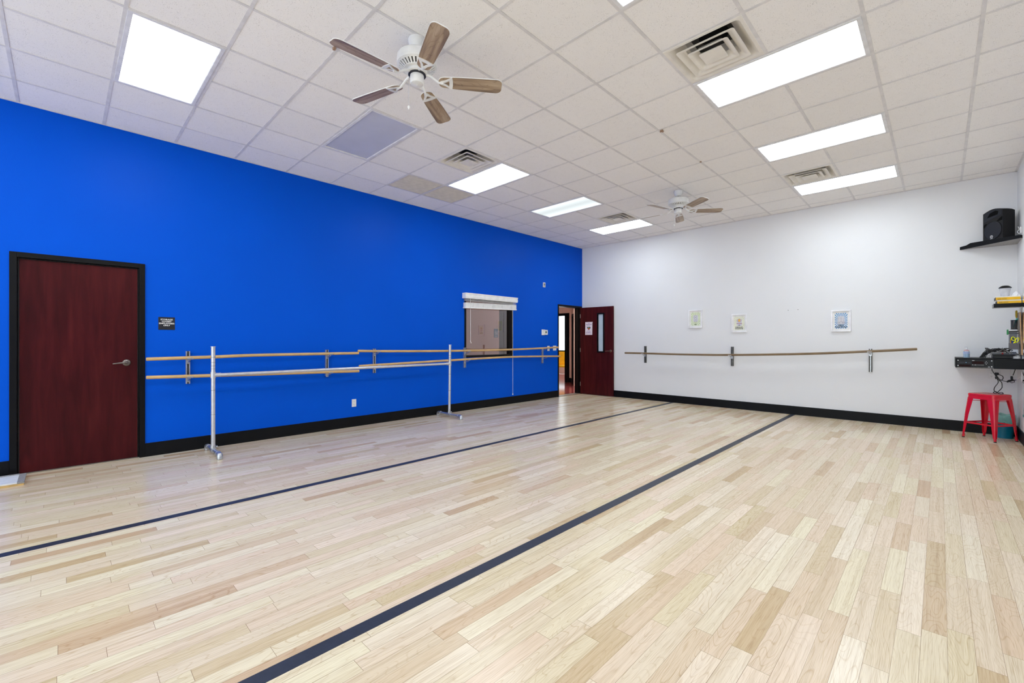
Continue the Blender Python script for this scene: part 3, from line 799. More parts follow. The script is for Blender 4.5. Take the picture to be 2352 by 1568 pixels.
bracket(t, 'L', 3.442, .804, 1.186, (1.150, .934)); bracket(t, 'L', 5.283, .809, 1.187, (1.131, .970)); bracket(t, 'L', 7.538, .811, 1.17, (1.158, .97))
t = thing('wall_barre', 'single dark wooden ballet barre sagging along the white wall', 'ballet barre', (3.7, FY, .8), group='barres fixed to the walls')
rail(t, [(1.286, 8.95, 1.04), (1.791, 8.95, 1.039), (2.6, 8.95, 1.034), (3.553, 8.95, 1.043), (4.797, 8.95, 1.089), (5.629, 8.95, 1.145), (6.17, 8.95, 1.186)], .0195, 'barre_dark')
bracket(t, 'F', 1.717, .826, 1.197, (1.040,)); bracket(t, 'F', 3.535, .825, 1.197, (1.043,)); bracket(t, 'F', 5.62, .809, 1.182, (1.145,))

# free standing barre of pipe
t = thing('portable_barre', 'free-standing silver pipe barre standing in front of the blue wall', 'ballet barre', (.42, 2.9, 0))
A, B_ = Vector((.43, 1.213, 0)), Vector((.39, 4.64, 0))
for (P, zt, ax, lean) in ((A, 1.235, .302, 0), (B_, 1.238, .321, .015)):
    top = P+Vector((0, lean, 0))
    post = part('post', MB().tube([P+Vector((0, 0, .075)), top+Vector((0, 0, zt))], .0215, 20), 'alu', t)
    part('post_cap', MB().tube([top+Vector((0, 0, zt)), top+Vector((0, 0, zt+.008))], .026, 20), 'alu', post)
    b = MB()
    for zz in (.46, .74, .985, 1.02, 1.06, 1.12): b.tube([P+(top-P)*zz/zt+Vector((0, 0, zz-.0015)), P+(top-P)*zz/zt+Vector((0, 0, zz+.0015))], .0222, 20)
    part('adjustment_ring', b, 'steel_dark', post)
    # base: horizontal pipe with elbow feet and a tee at the post
    part('base_pipe', MB().tube([P+Vector((-ax+.03, 0, .052)), P+Vector((ax-.03, 0, .052))], .021, 16), 'steel', t)
    for s_ in (-1, 1):
        e = P+Vector((s_*ax, 0, 0)); b = MB()
        pts = [e+Vector((-s_*.075, 0, .052)), e+Vector((-s_*.03, 0, .052)), e+Vector((-s_*.010, 0, .047)), e+Vector((0, 0, .030)), e+Vector((0, 0, .003))]
        b.tube(pts, [.027, .027, .029, .029, .028], 16)
        b.tube([e+Vector((-s_*.080, 0, .052)), e+Vector((-s_*.070, 0, .052))], .030, 16)
        part('elbow_foot', b, 'steel', t)
        part('foot_pad', MB().tube([e, e+Vector((0, 0, .003))], .026, 16), 'rubber', t)
    b = MB().tube([P+Vector((-.04, 0, .052)), P+Vector((.04, 0, .052))], .029, 16)
    b.tube([P+Vector((0, 0, .055)), P+Vector((0, 0, .105))], .027, 16)
    b.tube([P+Vector((.015, .027, .09)), P+Vector((.015, .040, .09))], .008, 8)
    part('base_tee', b, 'steel', t)
ca, cb = A+Vector((0, .0, .914)), B_+Vector((0, .01, .919))
part('crossbar', MB().tube([ca+Vector((0, .03, 0)), cb-Vector((0, .03, 0))], .0195, 20), 'alu', t)
for (c_, s_) in ((ca, 1), (cb, -1)):
    b = MB().tube([c_-Vector((0, 0, .034)), c_+Vector((0, 0, .034))], .027, 20)
    b.tube([c_, c_+Vector((0, s_*.075, 0))], .0245, 16)
    part('cross_tee', b, 'alu', t)

# ================================================================== BLUE WALL ITEMS
LMX = lambda y, z, x=0: Matrix.Translation((x, y, z)) @ Matrix(((0, 0, 1, 0), (1, 0, 0, 0), (0, 1, 0, 0), (0, 0, 0, 1)))   # local x->+Y, y->+Z, z->+X
t = thing('storage_sign', 'small black sign with white capital lettering beside the closed door', 'sign', (0, .845, 1.435))
K = LMX(.8455, 1.5085)
part('plate', MB().box(-.0765, .0765, -.0735, .0735, 0, .004, K), 'sign_black', t, bevel=.002)
b = MB()
for k, (s_, w_) in enumerate((('STORAGE', .112), ('CLOSET', .090), ('EMPLOYEES', .140), ('ONLY', .062))):
    tm = MB().text(s_, .022, Matrix.Identity(4), .0004, bold=.0004)
    xs = [q.x for q in tm.v]; sx = w_/(max(xs)-min(xs))
    b.add([q for q in tm.v], tm.f, K @ Matrix.Translation((0, .038-.0225*k, .0045)) @ Matrix.Diagonal((sx, 1.0, 1, 1)))
part('lettering', b, 'sign_white', t, smooth=False)

def duplex(parent, K, mat='plate', holes='grey_dark', w=.035, h=.058):
    part('cover_plate', MB().box(-w, w, -h, h, 0, .006, K), mat, parent, bevel=.002)
    for s_ in (-.5, .5):
        rec = part('receptacle', MB().prism([(.017*math.cos(a), s_*.046+.0145*math.sin(a)) for a in [2*PI*q/20 for q in range(20)]], .006, .008, K), mat, parent, smooth=False)
        part('slots', MB().box(-.008, -.006, s_*.046-.001, s_*.046+.008, .008, .0085, K).box(.006, .008, s_*.046-.001, s_*.046+.008, .008, .0085, K).lathe([(.0025, .008), (.0025, .0085)], (0, s_*.046-.008, 0), 8, K), holes, rec, smooth=False)
t = thing('power_outlet', 'white duplex outlet low on the blue wall', 'outlet', (0, 3.117, .30))
duplex(t, LMX(3.117, .360))
t = thing('thermostat', 'small white thermostat on the blue wall right of the window', 'thermostat', (0, 7.62, 1.44))
K = LMX(7.625, 1.507)
part('back_plate', MB().box(-.094, .02, -.063, .063, 0, .012, K), 'plate', t, bevel=.003)
part('body', MB().box(-.035, .094, -.055, .055, .0, .030, K), 'plate', t, bevel=.004)
part('display', MB().box(.005, .058, -.020, .026, .030, .031, K), 'lcd', t)
t = thing('wall_sensor', 'tiny white sensor high on the blue wall above the thermostat', 'sensor', (0, 7.613, 2.53))
K = LMX(7.613, 2.58)
part('body', MB().box(-.036, .036, -.053, .053, 0, .02, K), 'plate', t, bevel=.003)
part('grille', MB().box(-.02, .02, -.03, -.012, .02, .021, K).box(-.02, .02, 0, .03, .02, .021, K), 'vent_dark', t)
t = thing('light_switch', 'narrow white switch plate on the blue wall, left of the two by the doorway', 'switch', (0, 7.772, 1.08))
K = LMX(7.772, 1.142)
part('cover_plate', MB().box(-.040, .040, -.058, .058, 0, .006, K), 'plate', t, bevel=.002)
part('toggle', MB().box(-.005, .005, -.012, .012, .006, .016, K), 'plate', t)
t = thing('light_switch', 'wide white double switch plate on the blue wall, right beside the doorway', 'switch', (0, 7.998, 1.085))
K = LMX(7.998, 1.146)
part('cover_plate', MB().box(-.059, .059, -.057, .057, 0, .006, K), 'plate', t, bevel=.002)
for s_ in (-.024, .024): part('toggle', MB().box(s_-.005, s_+.005, -.012, .012, .006, .016, K), 'plate', t)

# window blind
t = thing('window_blind', 'raised white slatted blind above the interior window in the blue wall', 'window blind', (0, 5.95, 1.92))
b = MB()
for (x, z0, z1) in ((.098, 2.110, 2.135), (.104, 2.135, 2.160), (.098, 2.160, 2.188), (.106, 2.188, 2.212)):
    b.box(.0, x, 5.241, 6.655, z0, z1)
part('valance', b, 'blind', t, bevel=.004)
b = MB()
for k, z in enumerate((2.097, 2.082, 2.068)):
    b.box(.012, .072, 5.272, 6.636, z-.0012, z+.0012)
part('slats', b, 'blind', t, smooth=False)
b = MB()
def slope(y, l, r): return l+(r-l)*(y-5.25)/1.39
n = 10
for k in range(n):
    l0 = 1.945+(2.033-1.945)*k/n; r0 = 1.972+(2.062-1.972)*k/n; th = .0072
    b.add([(.010, 5.262, l0), (.072, 5.262, l0), (.072, 6.638, r0), (.010, 6.638, r0), (.010, 5.262, l0+th), (.072, 5.262, l0+th), (.072, 6.638, r0+th), (.010, 6.638, r0+th)],
          [(0, 1, 2, 3), (4, 7, 6, 5), (0, 4, 5, 1), (1, 5, 6, 2), (2, 6, 7, 3), (3, 7, 4, 0)])
part('slat_stack', b, 'blind', t, smooth=False)
l0, r0 = 1.922, 1.952
b = MB().add([(.006, 5.252, l0), (.078, 5.252, l0), (.078, 6.645, r0), (.006, 6.645, r0), (.006, 5.252, l0+.022), (.078, 5.252, l0+.022), (.078, 6.645, r0+.022), (.006, 6.645, r0+.022)],
          [(0, 1, 2, 3), (4, 7, 6, 5), (0, 4, 5, 1), (1, 5, 6, 2), (2, 6, 7, 3), (3, 7, 4, 0)])
part('bottom_rail', b, 'blind', t, bevel=.005)
for y in (5.44, 5.70, 5.95, 6.21, 6.47):
    zz = slope(y, 1.93, 1.96)
    b = MB().tube([(.0795, y-.012, zz+.1), (.0795, y-.012, 2.11)], .0013, 5).tube([(.0795, y+.012, zz), (.0795, y+.012, 2.11)], .0013, 5)
    b.tube([(.0800, y, zz+.03), (.0805, y+.012, zz+.045), (.0805, y, zz+.06), (.0805, y-.012, zz+.045)], .0016, 5, closed=True)
    part('ladder_cord', b, 'cord_white', t)
part('tilt_wand', MB().tube([(.088, 5.37, 2.11), (.088, 5.372, 1.32)], .004, 8).tube([(.088, 5.372, 1.32), (.088, 5.367, 1.30), (.088, 5.385, 1.285), (.088, 5.385, 1.265)], .007, 8), 'cord_white', t)
part('pull_cord', MB().tube([(.07, 6.53, 1.95), (.07, 6.532, 1.2), (.07, 6.533, .22)], .0042, 6), 'cord_white', t)
part('cord_tassel', MB().lathe([(.004, .03), (.012, .02), (.014, 0), (.006, -.004)], (.07, 6.533, .195), 12), 'cord_white', t)

# low platform lying at the foot of the closed door
t = thing('low_platform', 'scuffed white board with grey end strip lying on the floor before the closed door', 'board', (.30, -.9, 0))
part('wood_base', MB().box(.118, .475, -2.2, -.243, 0, .020), 'platform_wood', t, bevel=.001)
part('white_top', MB().box(.118, .477, -2.2, -.285, .020, .032), 'platform_white', t, bevel=.001)
part('end_strip', MB().box(.116, .479, -.285, -.240, .018, .034), 'platform_grey', t, bevel=.001)
part('back_strip', MB().box(.112, .150, -2.2, -.285, .032, .037), 'platform_grey', t, bevel=.001)

# floor tape
tag(part('floor_tape', MB().box(2.298, 2.372, NY+.01, FY-BT-.002, .0002, .0012), 'tape', origin=(2.335, 2.7, 0), smooth=False), 'black floor stripe nearer the blue wall', 'floor stripe', 'black stripes along the floor')
tag(part('floor_tape', MB().box(4.505, 4.581, NY+.01, FY-BT-.002, .0002, .0012), 'tape', origin=(4.54, 2.7, 0), smooth=False), 'black floor stripe crossing the middle of the floor, wider in the photo', 'floor stripe', 'black stripes along the floor')

# ================================================================== WHITE WALL PICTURES
FMX = lambda x, z: Matrix.Translation((x, FY, z)) @ RX90        # local x right, y up, z towards the room
def clip_poly(poly, x0, x1, y0, y1):
    def cl(p_, f, inter):
        o = []
        for k in range(len(p_)):
            a, c = p_[k-1], p_[k]
            if f(c):
                if not f(a): o.append(inter(a, c))
                o.append(c)
            elif f(a): o.append(inter(a, c))
        return o
    def ix(v): return lambda a, c: (v, a[1]+(c[1]-a[1])*(v-a[0])/(c[0]-a[0]))
    def iy(v): return lambda a, c: (a[0]+(c[0]-a[0])*(v-a[1])/(c[1]-a[1]), v)
    for f, g_ in ((lambda q: q[0] >= x0, ix(x0)), (lambda q: q[0] <= x1, ix(x1)), (lambda q: q[1] >= y0, iy(y0)), (lambda q: q[1] <= y1, iy(y1))):
        if not poly: return poly
        poly = cl(poly, f, g_)
    return poly
def picture(x0, x1, z0, z1, ray, label, group, style):
    cx, cz = (x0+x1)/2, (z0+z1)/2; hx, hz = (x1-x0)/2, (z1-z0)/2
    K = FMX(cx, cz)
    t = thing('framed_picture', label, 'picture', (cx, FY, z0), group=group)
    part('frame', MB().frame(-hx, hx, -hz, hz, .022, 0, .032, K), 'frame_white', t, bevel=.002)
    part('mat_board', MB().box(-hx+.022, hx-.022, -hz+.022, hz-.022, .004, .010, K), 'mat_white', t, smooth=False)
    ax, az = hx-.048, hz-.05
    b = MB()
    n = 26
    for k in range(n):
        a0 = 2*PI*(k-.25)/n; a1 = 2*PI*(k+.25)/n
        tri = [(ax*.42*math.cos(a0), az*.42*math.sin(a0)), (3*hx*math.cos(a0), 3*hz*math.sin(a0)), (3*hx*math.cos(a1), 3*hz*math.sin(a1)), (ax*.42*math.cos(a1), az*.42*math.sin(a1))]
        pl = clip_poly(tri, -ax, ax, -az, az)
        if len(pl) > 2: b.prism(pl, .010, .0105, K)
    art = part('sunburst_print', b, ray, t, smooth=False)
    part('centre_panel', MB().prism([(q[0], q[1]) for q in sq(1, 4, .3)] if 0 else [(ax*.52*x_, az*.5*y_+.01) for x_, y_ in sq(1, 4, .35)], .0105, .0109, K), 'art_grey', t, smooth=False)
    if style == 1:
        b = MB()
        for yy in (.05, .0, -.05): b.tube([K @ Vector((.02*math.cos(a), yy+.024*math.sin(a)+.005, .0115)) for a in [2*PI*q/12 for q in range(12)]], .0016, 5, closed=True)
        b.text('', .01, K)
        part('figure_lines', b, 'art_line', t)
        part('caption', MB().text('N2', .034, K @ Matrix.Translation((0, -az+.012, .0112)), .0004, bold=.001), 'art_ink', t, smooth=False)
    elif style == 2:
        part('emblem_outline', MB().tube([K @ Vector((.045*math.cos(a), .055+.024*math.sin(a), .0115)) for a in [2*PI*q/16 for q in range(16)]], .002, 5, closed=True).tube([K @ Vector((.020*math.cos(a), .050+.036*math.sin(a), .0117)) for a in [2*PI*q/16 for q in range(16)]], .002, 5, closed=True), 'art_rose', t)
        part('emblem_core', MB().prism([(-.016, .06), (0, .082), (.016, .06), (.012, .035), (0, .022), (-.012, .035)], .011, .012, K), 'yellow', t, smooth=False)
        part('rose_bar', MB().box(-.050, .050, -.012, .000, .011, .0115, K), 'art_rose', t, smooth=False)
        part('dark_mark', MB().prism([(-.018, -.043), (.018, -.043), (0, -.026)], .011, .0115, K), 'art_ink', t, smooth=False)
        b = MB()
        for s_, y_ in (('PARALLEL', -.088), ('POSITION', -.116)):
            b.text(s_, .031, K @ Matrix.Translation((0, y_, .0112)), .0004, bold=.0008)
        part('caption', b, 'art_ink', t, smooth=False)
    else:
        b = MB()
        for s_ in (-1, 1):
            b.tube([K @ Vector(q) for q in ((s_*.004, -.008, .0115), (s_*.02, -.026, .0115), (s_*.05, -.020, .0115), (s_*.058, -.034, .0115), (s_*.03, -.040, .0115), (s_*.006, -.034, .0115))], .0028, 5)
            b.tube([K @ Vector(q) for q in ((s_*.006, .06, .0115), (s_*.006, -.008, .0115))], .001, 5)
            b.tube([K @ Vector(q) for q in ((s_*.038, .055, .0115), (s_*.03, -.015, .0115))], .001, 5)
        part('feet_drawing', b, 'art_line', t)
        b = MB()
        for s_, y_ in (('FIRST', -.087), ('POSITION', -.117)):
            b.text(s_, .034, K @ Matrix.Translation((0, y_, .0112)), .0004, bold=.001)
        part('caption', b, 'art_ink', t, smooth=False)
    return t
GP = 'white framed pictures on the white wall'
picture(2.684, 2.964, 1.577, 1.948, 'ray_green', 'white framed print with green rays, leftmost picture on the white wall', GP, 1)
picture(3.521, 3.793, 1.476, 1.827, 'ray_lime', 'white framed print with pale yellow-green rays and yellow emblem, middle picture', GP, 2)
picture(5.103, 5.370, 1.465, 1.826, 'ray_blue', 'white framed print with bright blue rays, rightmost picture', GP, 3)
# nail holes and scuff left on the white wall
for (x, z, s_) in ((4.47, 1.86, .006), (4.62, 1.865, .006)):
    tag(part('wall_nail', MB().tube([(x, FY-.004, z), (x, FY, z)], s_, 8), 'steel_dark', origin=(x, FY, z)), 'tiny nail in the white wall between the framed pictures', 'nail', 'nails left in the white wall')

# ================================================================== RIGHT CORNER
# triangular shelf with speaker
t = thing('corner_shelf', 'black-edged triangular shelf high in the right corner carrying the loudspeaker', 'shelf', (7.0, 8.95, 2.627))
part('shelf_board', MB().prism([(6.633, FY), (RX, 8.561), (RX, FY)], 2.627, 2.662), ['platform_grey'], t, smooth=False)
u = Vector((RX-6.633, 8.561-FY, 0)); Ls = u.length; u.normalize()
SM = Matrix.Translation((6.633, FY, 0)) @ Matrix.Rotation(math.atan2(u.y, u.x), 4, 'Z')
b = MB()
prof = [(0.006, 2.625), (Ls-.004, 2.625), (Ls-.004, 2.664), (Ls-.10, 2.670), (.15, 2.694), (.09, 2.672), (.006, 2.666)]
vs = [(x, -.016, z) for x, z in prof]+[(x, 0, z) for x, z in prof]; n = len(prof)
b.add(vs, [tuple(range(n)), tuple(range(n, 2*n))[::-1]]+[(k, n+k, n+(k+1) % n, (k+1) % n) for k in range(n)], SM)
part('front_lip', b, 'black_trim', t, smooth=False)

P1, P2 = Vector((6.85, 8.965, 0)), Vector((7.02, 8.745, 0))
fw_ = (P2-P1).length
ux = (P2-P1).normalized(); uy = Vector((-ux.y, ux.x, 0))      # uy points to the back
if uy.x < 0: uy = -uy
t = thing('loudspeaker', 'black loudspeaker with round badge on the high corner shelf', 'loudspeaker', ((P1+P2)/2+uy*.08+Vector((0, 0, 2.662)))[:])
Z0 = 2.663
SP = Matrix(((ux.x, uy.x, 0, P1.x), (ux.y, uy.y, 0, P1.y), (0, 0, 1, Z0), (0, 0, 0, 1)))
# cabinet: front outline (x,z) with arched top, tapering to the back
fo = [(0, 0), (fw_, 0), (fw_, .405)]+[(fw_*(1-q/8), .405+.035*math.sin(PI*q/8)) for q in range(1, 8)]+[(0, .405)]
n = len(fo); vs = []
for (y, s_, dz) in ((0, 1, 0), (.02, 1, 0), (.12, .86, -.004), (.165, .70, -.03)):
    vs += [(fw_/2+(x-fw_/2)*s_+(1-s_)*fw_*.20, y, z*(1 if dz == 0 else (1+dz))) for x, z in fo]
fs = [tuple(range(n))]+[tuple(3*n+k for k in range(n))[::-1]]
for k in range(3):
    for q in range(n): fs.append((k*n+q, (k+1)*n+q, (k+1)*n+(q+1) % n, k*n+(q+1) % n))
cab = MB().add(vs, fs, SP)
part('cabinet', cab, 'speaker_cab', t)
FR = SP @ RX90         # local x right, y up, z out of the front
part('horn', MB().prism([(.014, .285), (fw_-.014, .335), (fw_-.014, .405), (fw_*.75, .424), (fw_*.5, .430), (fw_*.25, .424), (.014, .403)], 0, .002, FR), 'speaker_grille', t, smooth=False)
part('horn_throat', MB().prism([(.06, .335), (fw_-.07, .35), (fw_-.06, .39), (fw_-.1, .41), (.10, .39)], .002, .003, FR), 'hole', t, smooth=False)
part('port', MB().prism([(.010, .245), (.010, .205), (.030, .222), (.065, .248), (.045, .262)], 0, .002, FR), 'hole', t, smooth=False)
part('port', MB().prism([(fw_-.010, .262), (fw_-.010, .312), (fw_-.045, .292), (fw_-.085, .262), (fw_-.05, .257)], 0, .002, FR), 'hole', t, smooth=False)
cx_, cz_ = fw_/2, .150
b = MB().prism([(cx_+.118*math.cos(a), cz_+.118*math.sin(a)) for a in [2*PI*q/36 for q in range(36)]], 0, .004, FR)
part('woofer_grille', b, 'speaker_grille', t, smooth=False)
b = MB().tube([FR @ Vector((cx_+.122*math.cos(a), cz_+.122*math.sin(a), .003)) for a in [2*PI*q/36 for q in range(36)]], .004, 6, closed=True)
part('woofer_ring', b, 'speaker_cab', t)
b = MB().tube([FR @ Vector((cx_-.012+.017*math.cos(a), .066+.017*math.sin(a), .006)) for a in [2*PI*q/20 for q in range(20)]], .0028, 6, closed=True)
for k in range(3):
    a = PI/2+2*PI*k/3; b.tube([FR @ Vector((cx_-.012, .066, .006)), FR @ Vector((cx_-.012+.015*math.cos(a), .066+.015*math.sin(a), .006))], .0022, 5)
b.box(cx_-.030, cx_+.006, .036, .041, .004, .006, FR)
part('badge', b, 'sign_white', t)
t = thing('speaker_cable', 'short pale cable and plug behind the loudspeaker on the corner shelf', 'cable', (7.16, 8.66, 2.664))
part('cord', MB().tube(smooth_path([(7.150, 8.72, 2.80), (7.158, 8.70, 2.76), (7.142, 8.68, 2.73), (7.150, 8.66, 2.70), (7.162, 8.67, 2.70)]), .004, 6), 'cord_white', t)
part('plug', MB().box(7.158, 7.172, 8.63, 8.645, 2.70, 2.78), 'plate', t)

# small upper shelf
t = thing('small_wall_shelf', 'small dark floating shelf holding two yellow-labelled boxes in the right corner', 'shelf', (7.05, 8.66, 1.745))
part('shelf_board', MB().box(6.925, RX, 8.54, 8.79, 1.747, 1.793), 'platform_grey', t, smooth=False)
part('front_edge', MB().box(6.925, RX, 8.534, 8.54, 1.745, 1.794), 'black_trim', t, smooth=False)
for (x0, x1, z0, z1, y0, nm) in ((6.953, 7.166, 1.7935, 1.838, 8.553, 'lower flat white box with yellow label on the small shelf'), (6.940, 7.158, 1.8385, 1.888, 8.548, 'upper flat white box with yellow label, stacked on another on the small shelf')):
    t = thing('labelled_box', nm, 'box', ((x0+x1)/2, y0+.1, z0), group='yellow-labelled boxes')
    part('carton', MB().box(x0, x1, y0, y0+.2, z0, z1), 'box_white', t, bevel=.001)
    part('label', MB().box(x0+.004, x1-.001, y0-.001, y0, z0+.001, z1-.013), 'yellow', t, smooth=False)
    part('print_line', MB().box(x0+.018, x0+.05, y0-.0016, y0-.001, z0+.012, z0+.018).box(x0+.054, x0+.10, y0-.0016, y0-.001, z0+.013, z0+.017), 'ink', t, smooth=False)
    part('end_band', MB().box(x0-.001, x0+.003, y0-.001, y0+.2, z0+.001, z1-.013), 'grey_dark', t, smooth=False)
t = thing('lidded_jar', 'clear jar with black domed lid standing on the stacked boxes', 'jar', (7.032, 8.65, 1.8885))
part('jar_body', MB().lathe([(.034, 0), (.038, .004), (.044, .04), (.052, .10), (.054, .112)], (7.032, 8.65, 1.8885), 24), 'jar', t)
part('jar_base', MB().lathe([(.030, .001), (.032, .010)], (7.032, 8.65, 1.8885), 24), 'black_plastic', t)
part('lid', MB().lathe([(.058, .110), (.060, .118), (.045, .132), (.030, .143), (.012, .146)], (7.032, 8.65, 1.8885), 24), 'black_plastic', t)
b = MB(); rr = random.Random(3); n = 14
pr = [(.045, 0), (.04, .018), (.028, .036), (.012, .054), (.004, .060)]
vs = []; fs = []
for (r_, z) in pr:
    for k in range(n): a = 2*PI*k/n; q = r_*.75*(1+.35*(rr.random()-.5)); vs.append((7.125+q*math.cos(a), 8.62+q*math.sin(a), 1.8885+z+(.01*(rr.random()-.5) if z else 0)))
for k in range(len(pr)-1):
    for q in range(n): fs.append((k*n+q, k*n+(q+1) % n, (k+1)*n+(q+1) % n, (k+1)*n+q))
fs.append(tuple(4*n+k for k in range(n)))
b.add(vs, fs)
tag(part('crumpled_tissue', b, 'tissue', origin=(7.125, 8.62, 1.8885), smooth=False), 'crumpled white tissue beside the jar on the stacked boxes', 'tissue')

# wall mirror along the right wall (ends just before the corner)
t = thing('wall_mirror', 'large frameless mirror on the right wall, seen edge-on at the photo edge', 'mirror', (RX, 4.4, .35))
part('mirror_glass', MB().box(RX-.006, RX-.0005, -2.9, 8.50, .35, 2.11), 'mirror', t, smooth=False)

# organiser board on the right wall with its contents
t = thing('organiser_board', 'thin wooden board fixed upright on the right wall below the small shelf', 'board', (7.16, 8.68, 1.13))
b = MB(); b.mi = 0
b.add([(7.163, 8.53, 1.128), (7.173, 8.53, 1.128), (7.173, 8.83, 1.128), (7.163, 8.83, 1.128), (7.146, 8.53, 1.674), (7.156, 8.53, 1.674), (7.156, 8.83, 1.674), (7.146, 8.83, 1.674)],
      [(0, 1, 2, 3), (4, 7, 6, 5), (0, 4, 5, 1), (1, 5, 6, 2), (2, 6, 7, 3)])
b.mi = 1; b.add([(7.163, 8.53, 1.128), (7.163, 8.83, 1.128), (7.146, 8.83, 1.674), (7.146, 8.53, 1.674)], [(0, 1, 2, 3)])
part('panel', b, ['board', 'board_face'], t, smooth=False)
t = thing('mesh_cup', 'black wire mesh cup hanging on the organiser board, upper container', 'cup', (7.112, 8.66, 1.455))
part('mesh_wall', MB().lathe([(.002, 0), (.026, .001), (.030, .01), (.031, .122)], (7.112, 8.66, 1.455), 24, close=False), 'mesh', t)
for zz, nm in ((.004, 'base_ring'), (.122, 'rim')):
    part(nm, MB().tube([(7.112+.031*math.cos(a), 8.66+.031*math.sin(a), 1.455+zz) for a in [2*PI*q/20 for q in range(20)]], .003, 6, closed=True), 'black_plastic', t)
b = MB().lathe([(.004, 0), (.006, .02), (.010, .03), (.0105, .10), (.006, .112)], n=10, mat=Matrix.Translation((7.131, 8.66, 1.592)))
t = thing('screwdriver', 'mustard-handled screwdriver standing in the black mesh cup', 'screwdriver', (7.131, 8.66, 1.47))
part('handle', b, 'mustard', t)
part('shank', MB().tube([(7.129, 8.66, 1.475), (7.131, 8.66, 1.595)], .003, 8), 'steel', t)
tag(part('teal_brush', MB().tube([(7.105, 8.655, 1.475), (7.118, 8.652, 1.54), (7.138, 8.648, 1.60)], [.005, .007, .010], 8), 'teal', origin=(7.11, 8.655, 1.48)), 'teal plastic tool leaning in the black mesh cup', 'tool')
t = thing('desk_organiser', 'grey bin with mesh back hanging on the organiser board above the black desk shelf', 'organiser', (7.11, 8.64, 1.198))
part('mesh_back', MB().box(7.070, 7.140, 8.690, 8.694, 1.27, 1.430).box(7.066, 7.070, 8.60, 8.694, 1.27, 1.42), 'basket', t, smooth=False)
part('wire_rim', MB().tube([(7.064, 8.60, 1.425), (7.066, 8.695, 1.432), (7.142, 8.695, 1.434), (7.142, 8.60, 1.428)], .005, 6, closed=True).tube([(7.064, 8.60, 1.405), (7.066, 8.695, 1.408), (7.142, 8.695, 1.41), (7.142, 8.60, 1.405)], .004, 6, closed=True), 'black_plastic', t)
b = MB()
for q in ((7.066, 7.150, 8.578, 8.582, 1.198, 1.278), (7.066, 7.150, 8.69, 8.694, 1.198, 1.278), (7.066, 7.070, 8.582, 8.69, 1.198, 1.278), (7.146, 7.150, 8.582, 8.69, 1.198, 1.278), (7.07, 7.146, 8.582, 8.69, 1.198, 1.202)): b.box(*q)
part('bin_box', b, 'grey_bin', t, smooth=False)
t = thing('scissors', 'yellow-handled scissors standing in the grey organiser bin', 'scissors', (7.115, 8.60, 1.21))
for (cx_, cz_, rx_, rz_, tl) in ((7.100, 1.335, .016, .024, .3), (7.132, 1.318, .013, .032, -.35)):
    b = MB().tube([(cx_+rx_*math.cos(a)*math.cos(tl)-rz_*math.sin(a)*math.sin(tl), 8.602, cz_+rx_*math.cos(a)*math.sin(tl)+rz_*math.sin(a)*math.cos(tl)) for a in [2*PI*q/16 for q in range(16)]], .005, 8, closed=True)
    part('handle_loop', b, 'lime', t)
part('grip', MB().tube([(7.122, 8.602, 1.30), (7.110, 8.602, 1.282), (7.098, 8.602, 1.27)], [.007, .011, .008], 8), 'lime', t)
part('blades', MB().box(7.092, 7.102, 8.600, 8.604, 1.206, 1.275), 'steel', t)
tag(part('blue_marker', MB().tube([(7.098, 8.63, 1.205), (7.094, 8.628, 1.312)], .009, 8), 'blue_plastic', origin=(7.096, 8.63, 1.205)), 'blue marker standing in the grey organiser bin', 'marker')
tag(part('yellow_pencil', MB().tube([(7.080, 8.62, 1.205), (7.078, 8.61, 1.335)], .004, 6), 'yellow', origin=(7.08, 8.62, 1.205)), 'yellow pencil standing in the grey organiser bin', 'pencil')
tag(part('green_clip', MB().box(7.044, 7.060, 8.61, 8.625, 1.388, 1.455).box(7.058, 7.068, 8.612, 8.622, 1.40, 1.42), 'green', origin=(7.05, 8.62, 1.388), bevel=.002), 'green plastic clip on the rim of the grey organiser', 'clip')

# black desk shelf
t = thing('equipment_shelf', 'black wall shelf unit in the right corner holding audio gear', 'shelf', (6.875, 8.8, .942))
part('top_board', MB().box(6.572, RX-.001, 8.527, FY-.001, 1.060, 1.077), 'black_trim', t, bevel=.002)
part('side_panel', MB().box(6.572, 6.588, 8.530, FY-.001, .945, 1.060), 'black_trim', t, smooth=False)
part('front_panel', MB().box(6.925, RX-.001, 8.530, 8.545, .942, 1.060), 'black_trim', t, smooth=False)
part('bottom_board', MB().box(6.588, RX-.001, 8.548, FY-.001, .942, .954), 'platform_grey', t, smooth=False)
# rack player
t = thing('media_player', 'black rack media player with white screws set in the shelf front', 'media player', (6.757, 8.53, .955))
part('face_plate', MB().box(6.5885, 6.923, 8.520, 8.532, .9545, 1.0595), 'black_plastic', t, smooth=False)
part('chassis', MB().box(6.600, 6.915, 8.533, 8.85, .9545, 1.055), 'black_plastic', t, smooth=False)
for (x, z) in ((6.596, 1.045), (6.596, .975), (6.906, 1.045), (6.906, .968)):
    part('screw', MB().lathe([(.006, 0), (.006, .002)], mat=Matrix.Translation((x, 8.520, z)) @ RX90, n=12), 'sign_white', t)
part('disc_slot', MB().box(6.612, 6.715, 8.5185, 8.520, 1.006, 1.026), 'grey_dark', t)
part('lower_tray', MB().box(6.606, 6.715, 8.5185, 8.520, .962, .990), 'led_red', t)
part('display', MB().box(6.728, 6.835, 8.5185, 8.520, 1.000, 1.035), 'led_red', t)
part('eject_button', MB().lathe([(.005, 0), (.005, .002)], mat=Matrix.Translation((6.672, 8.5185, 1.017)) @ RX90, n=12), 'gel', t)
part('button_row', MB().box(6.728, 6.740, 8.518, 8.520, .985, .990).box(6.75, 6.768, 8.518, 8.520, .985, .990), 'platform_white', t)
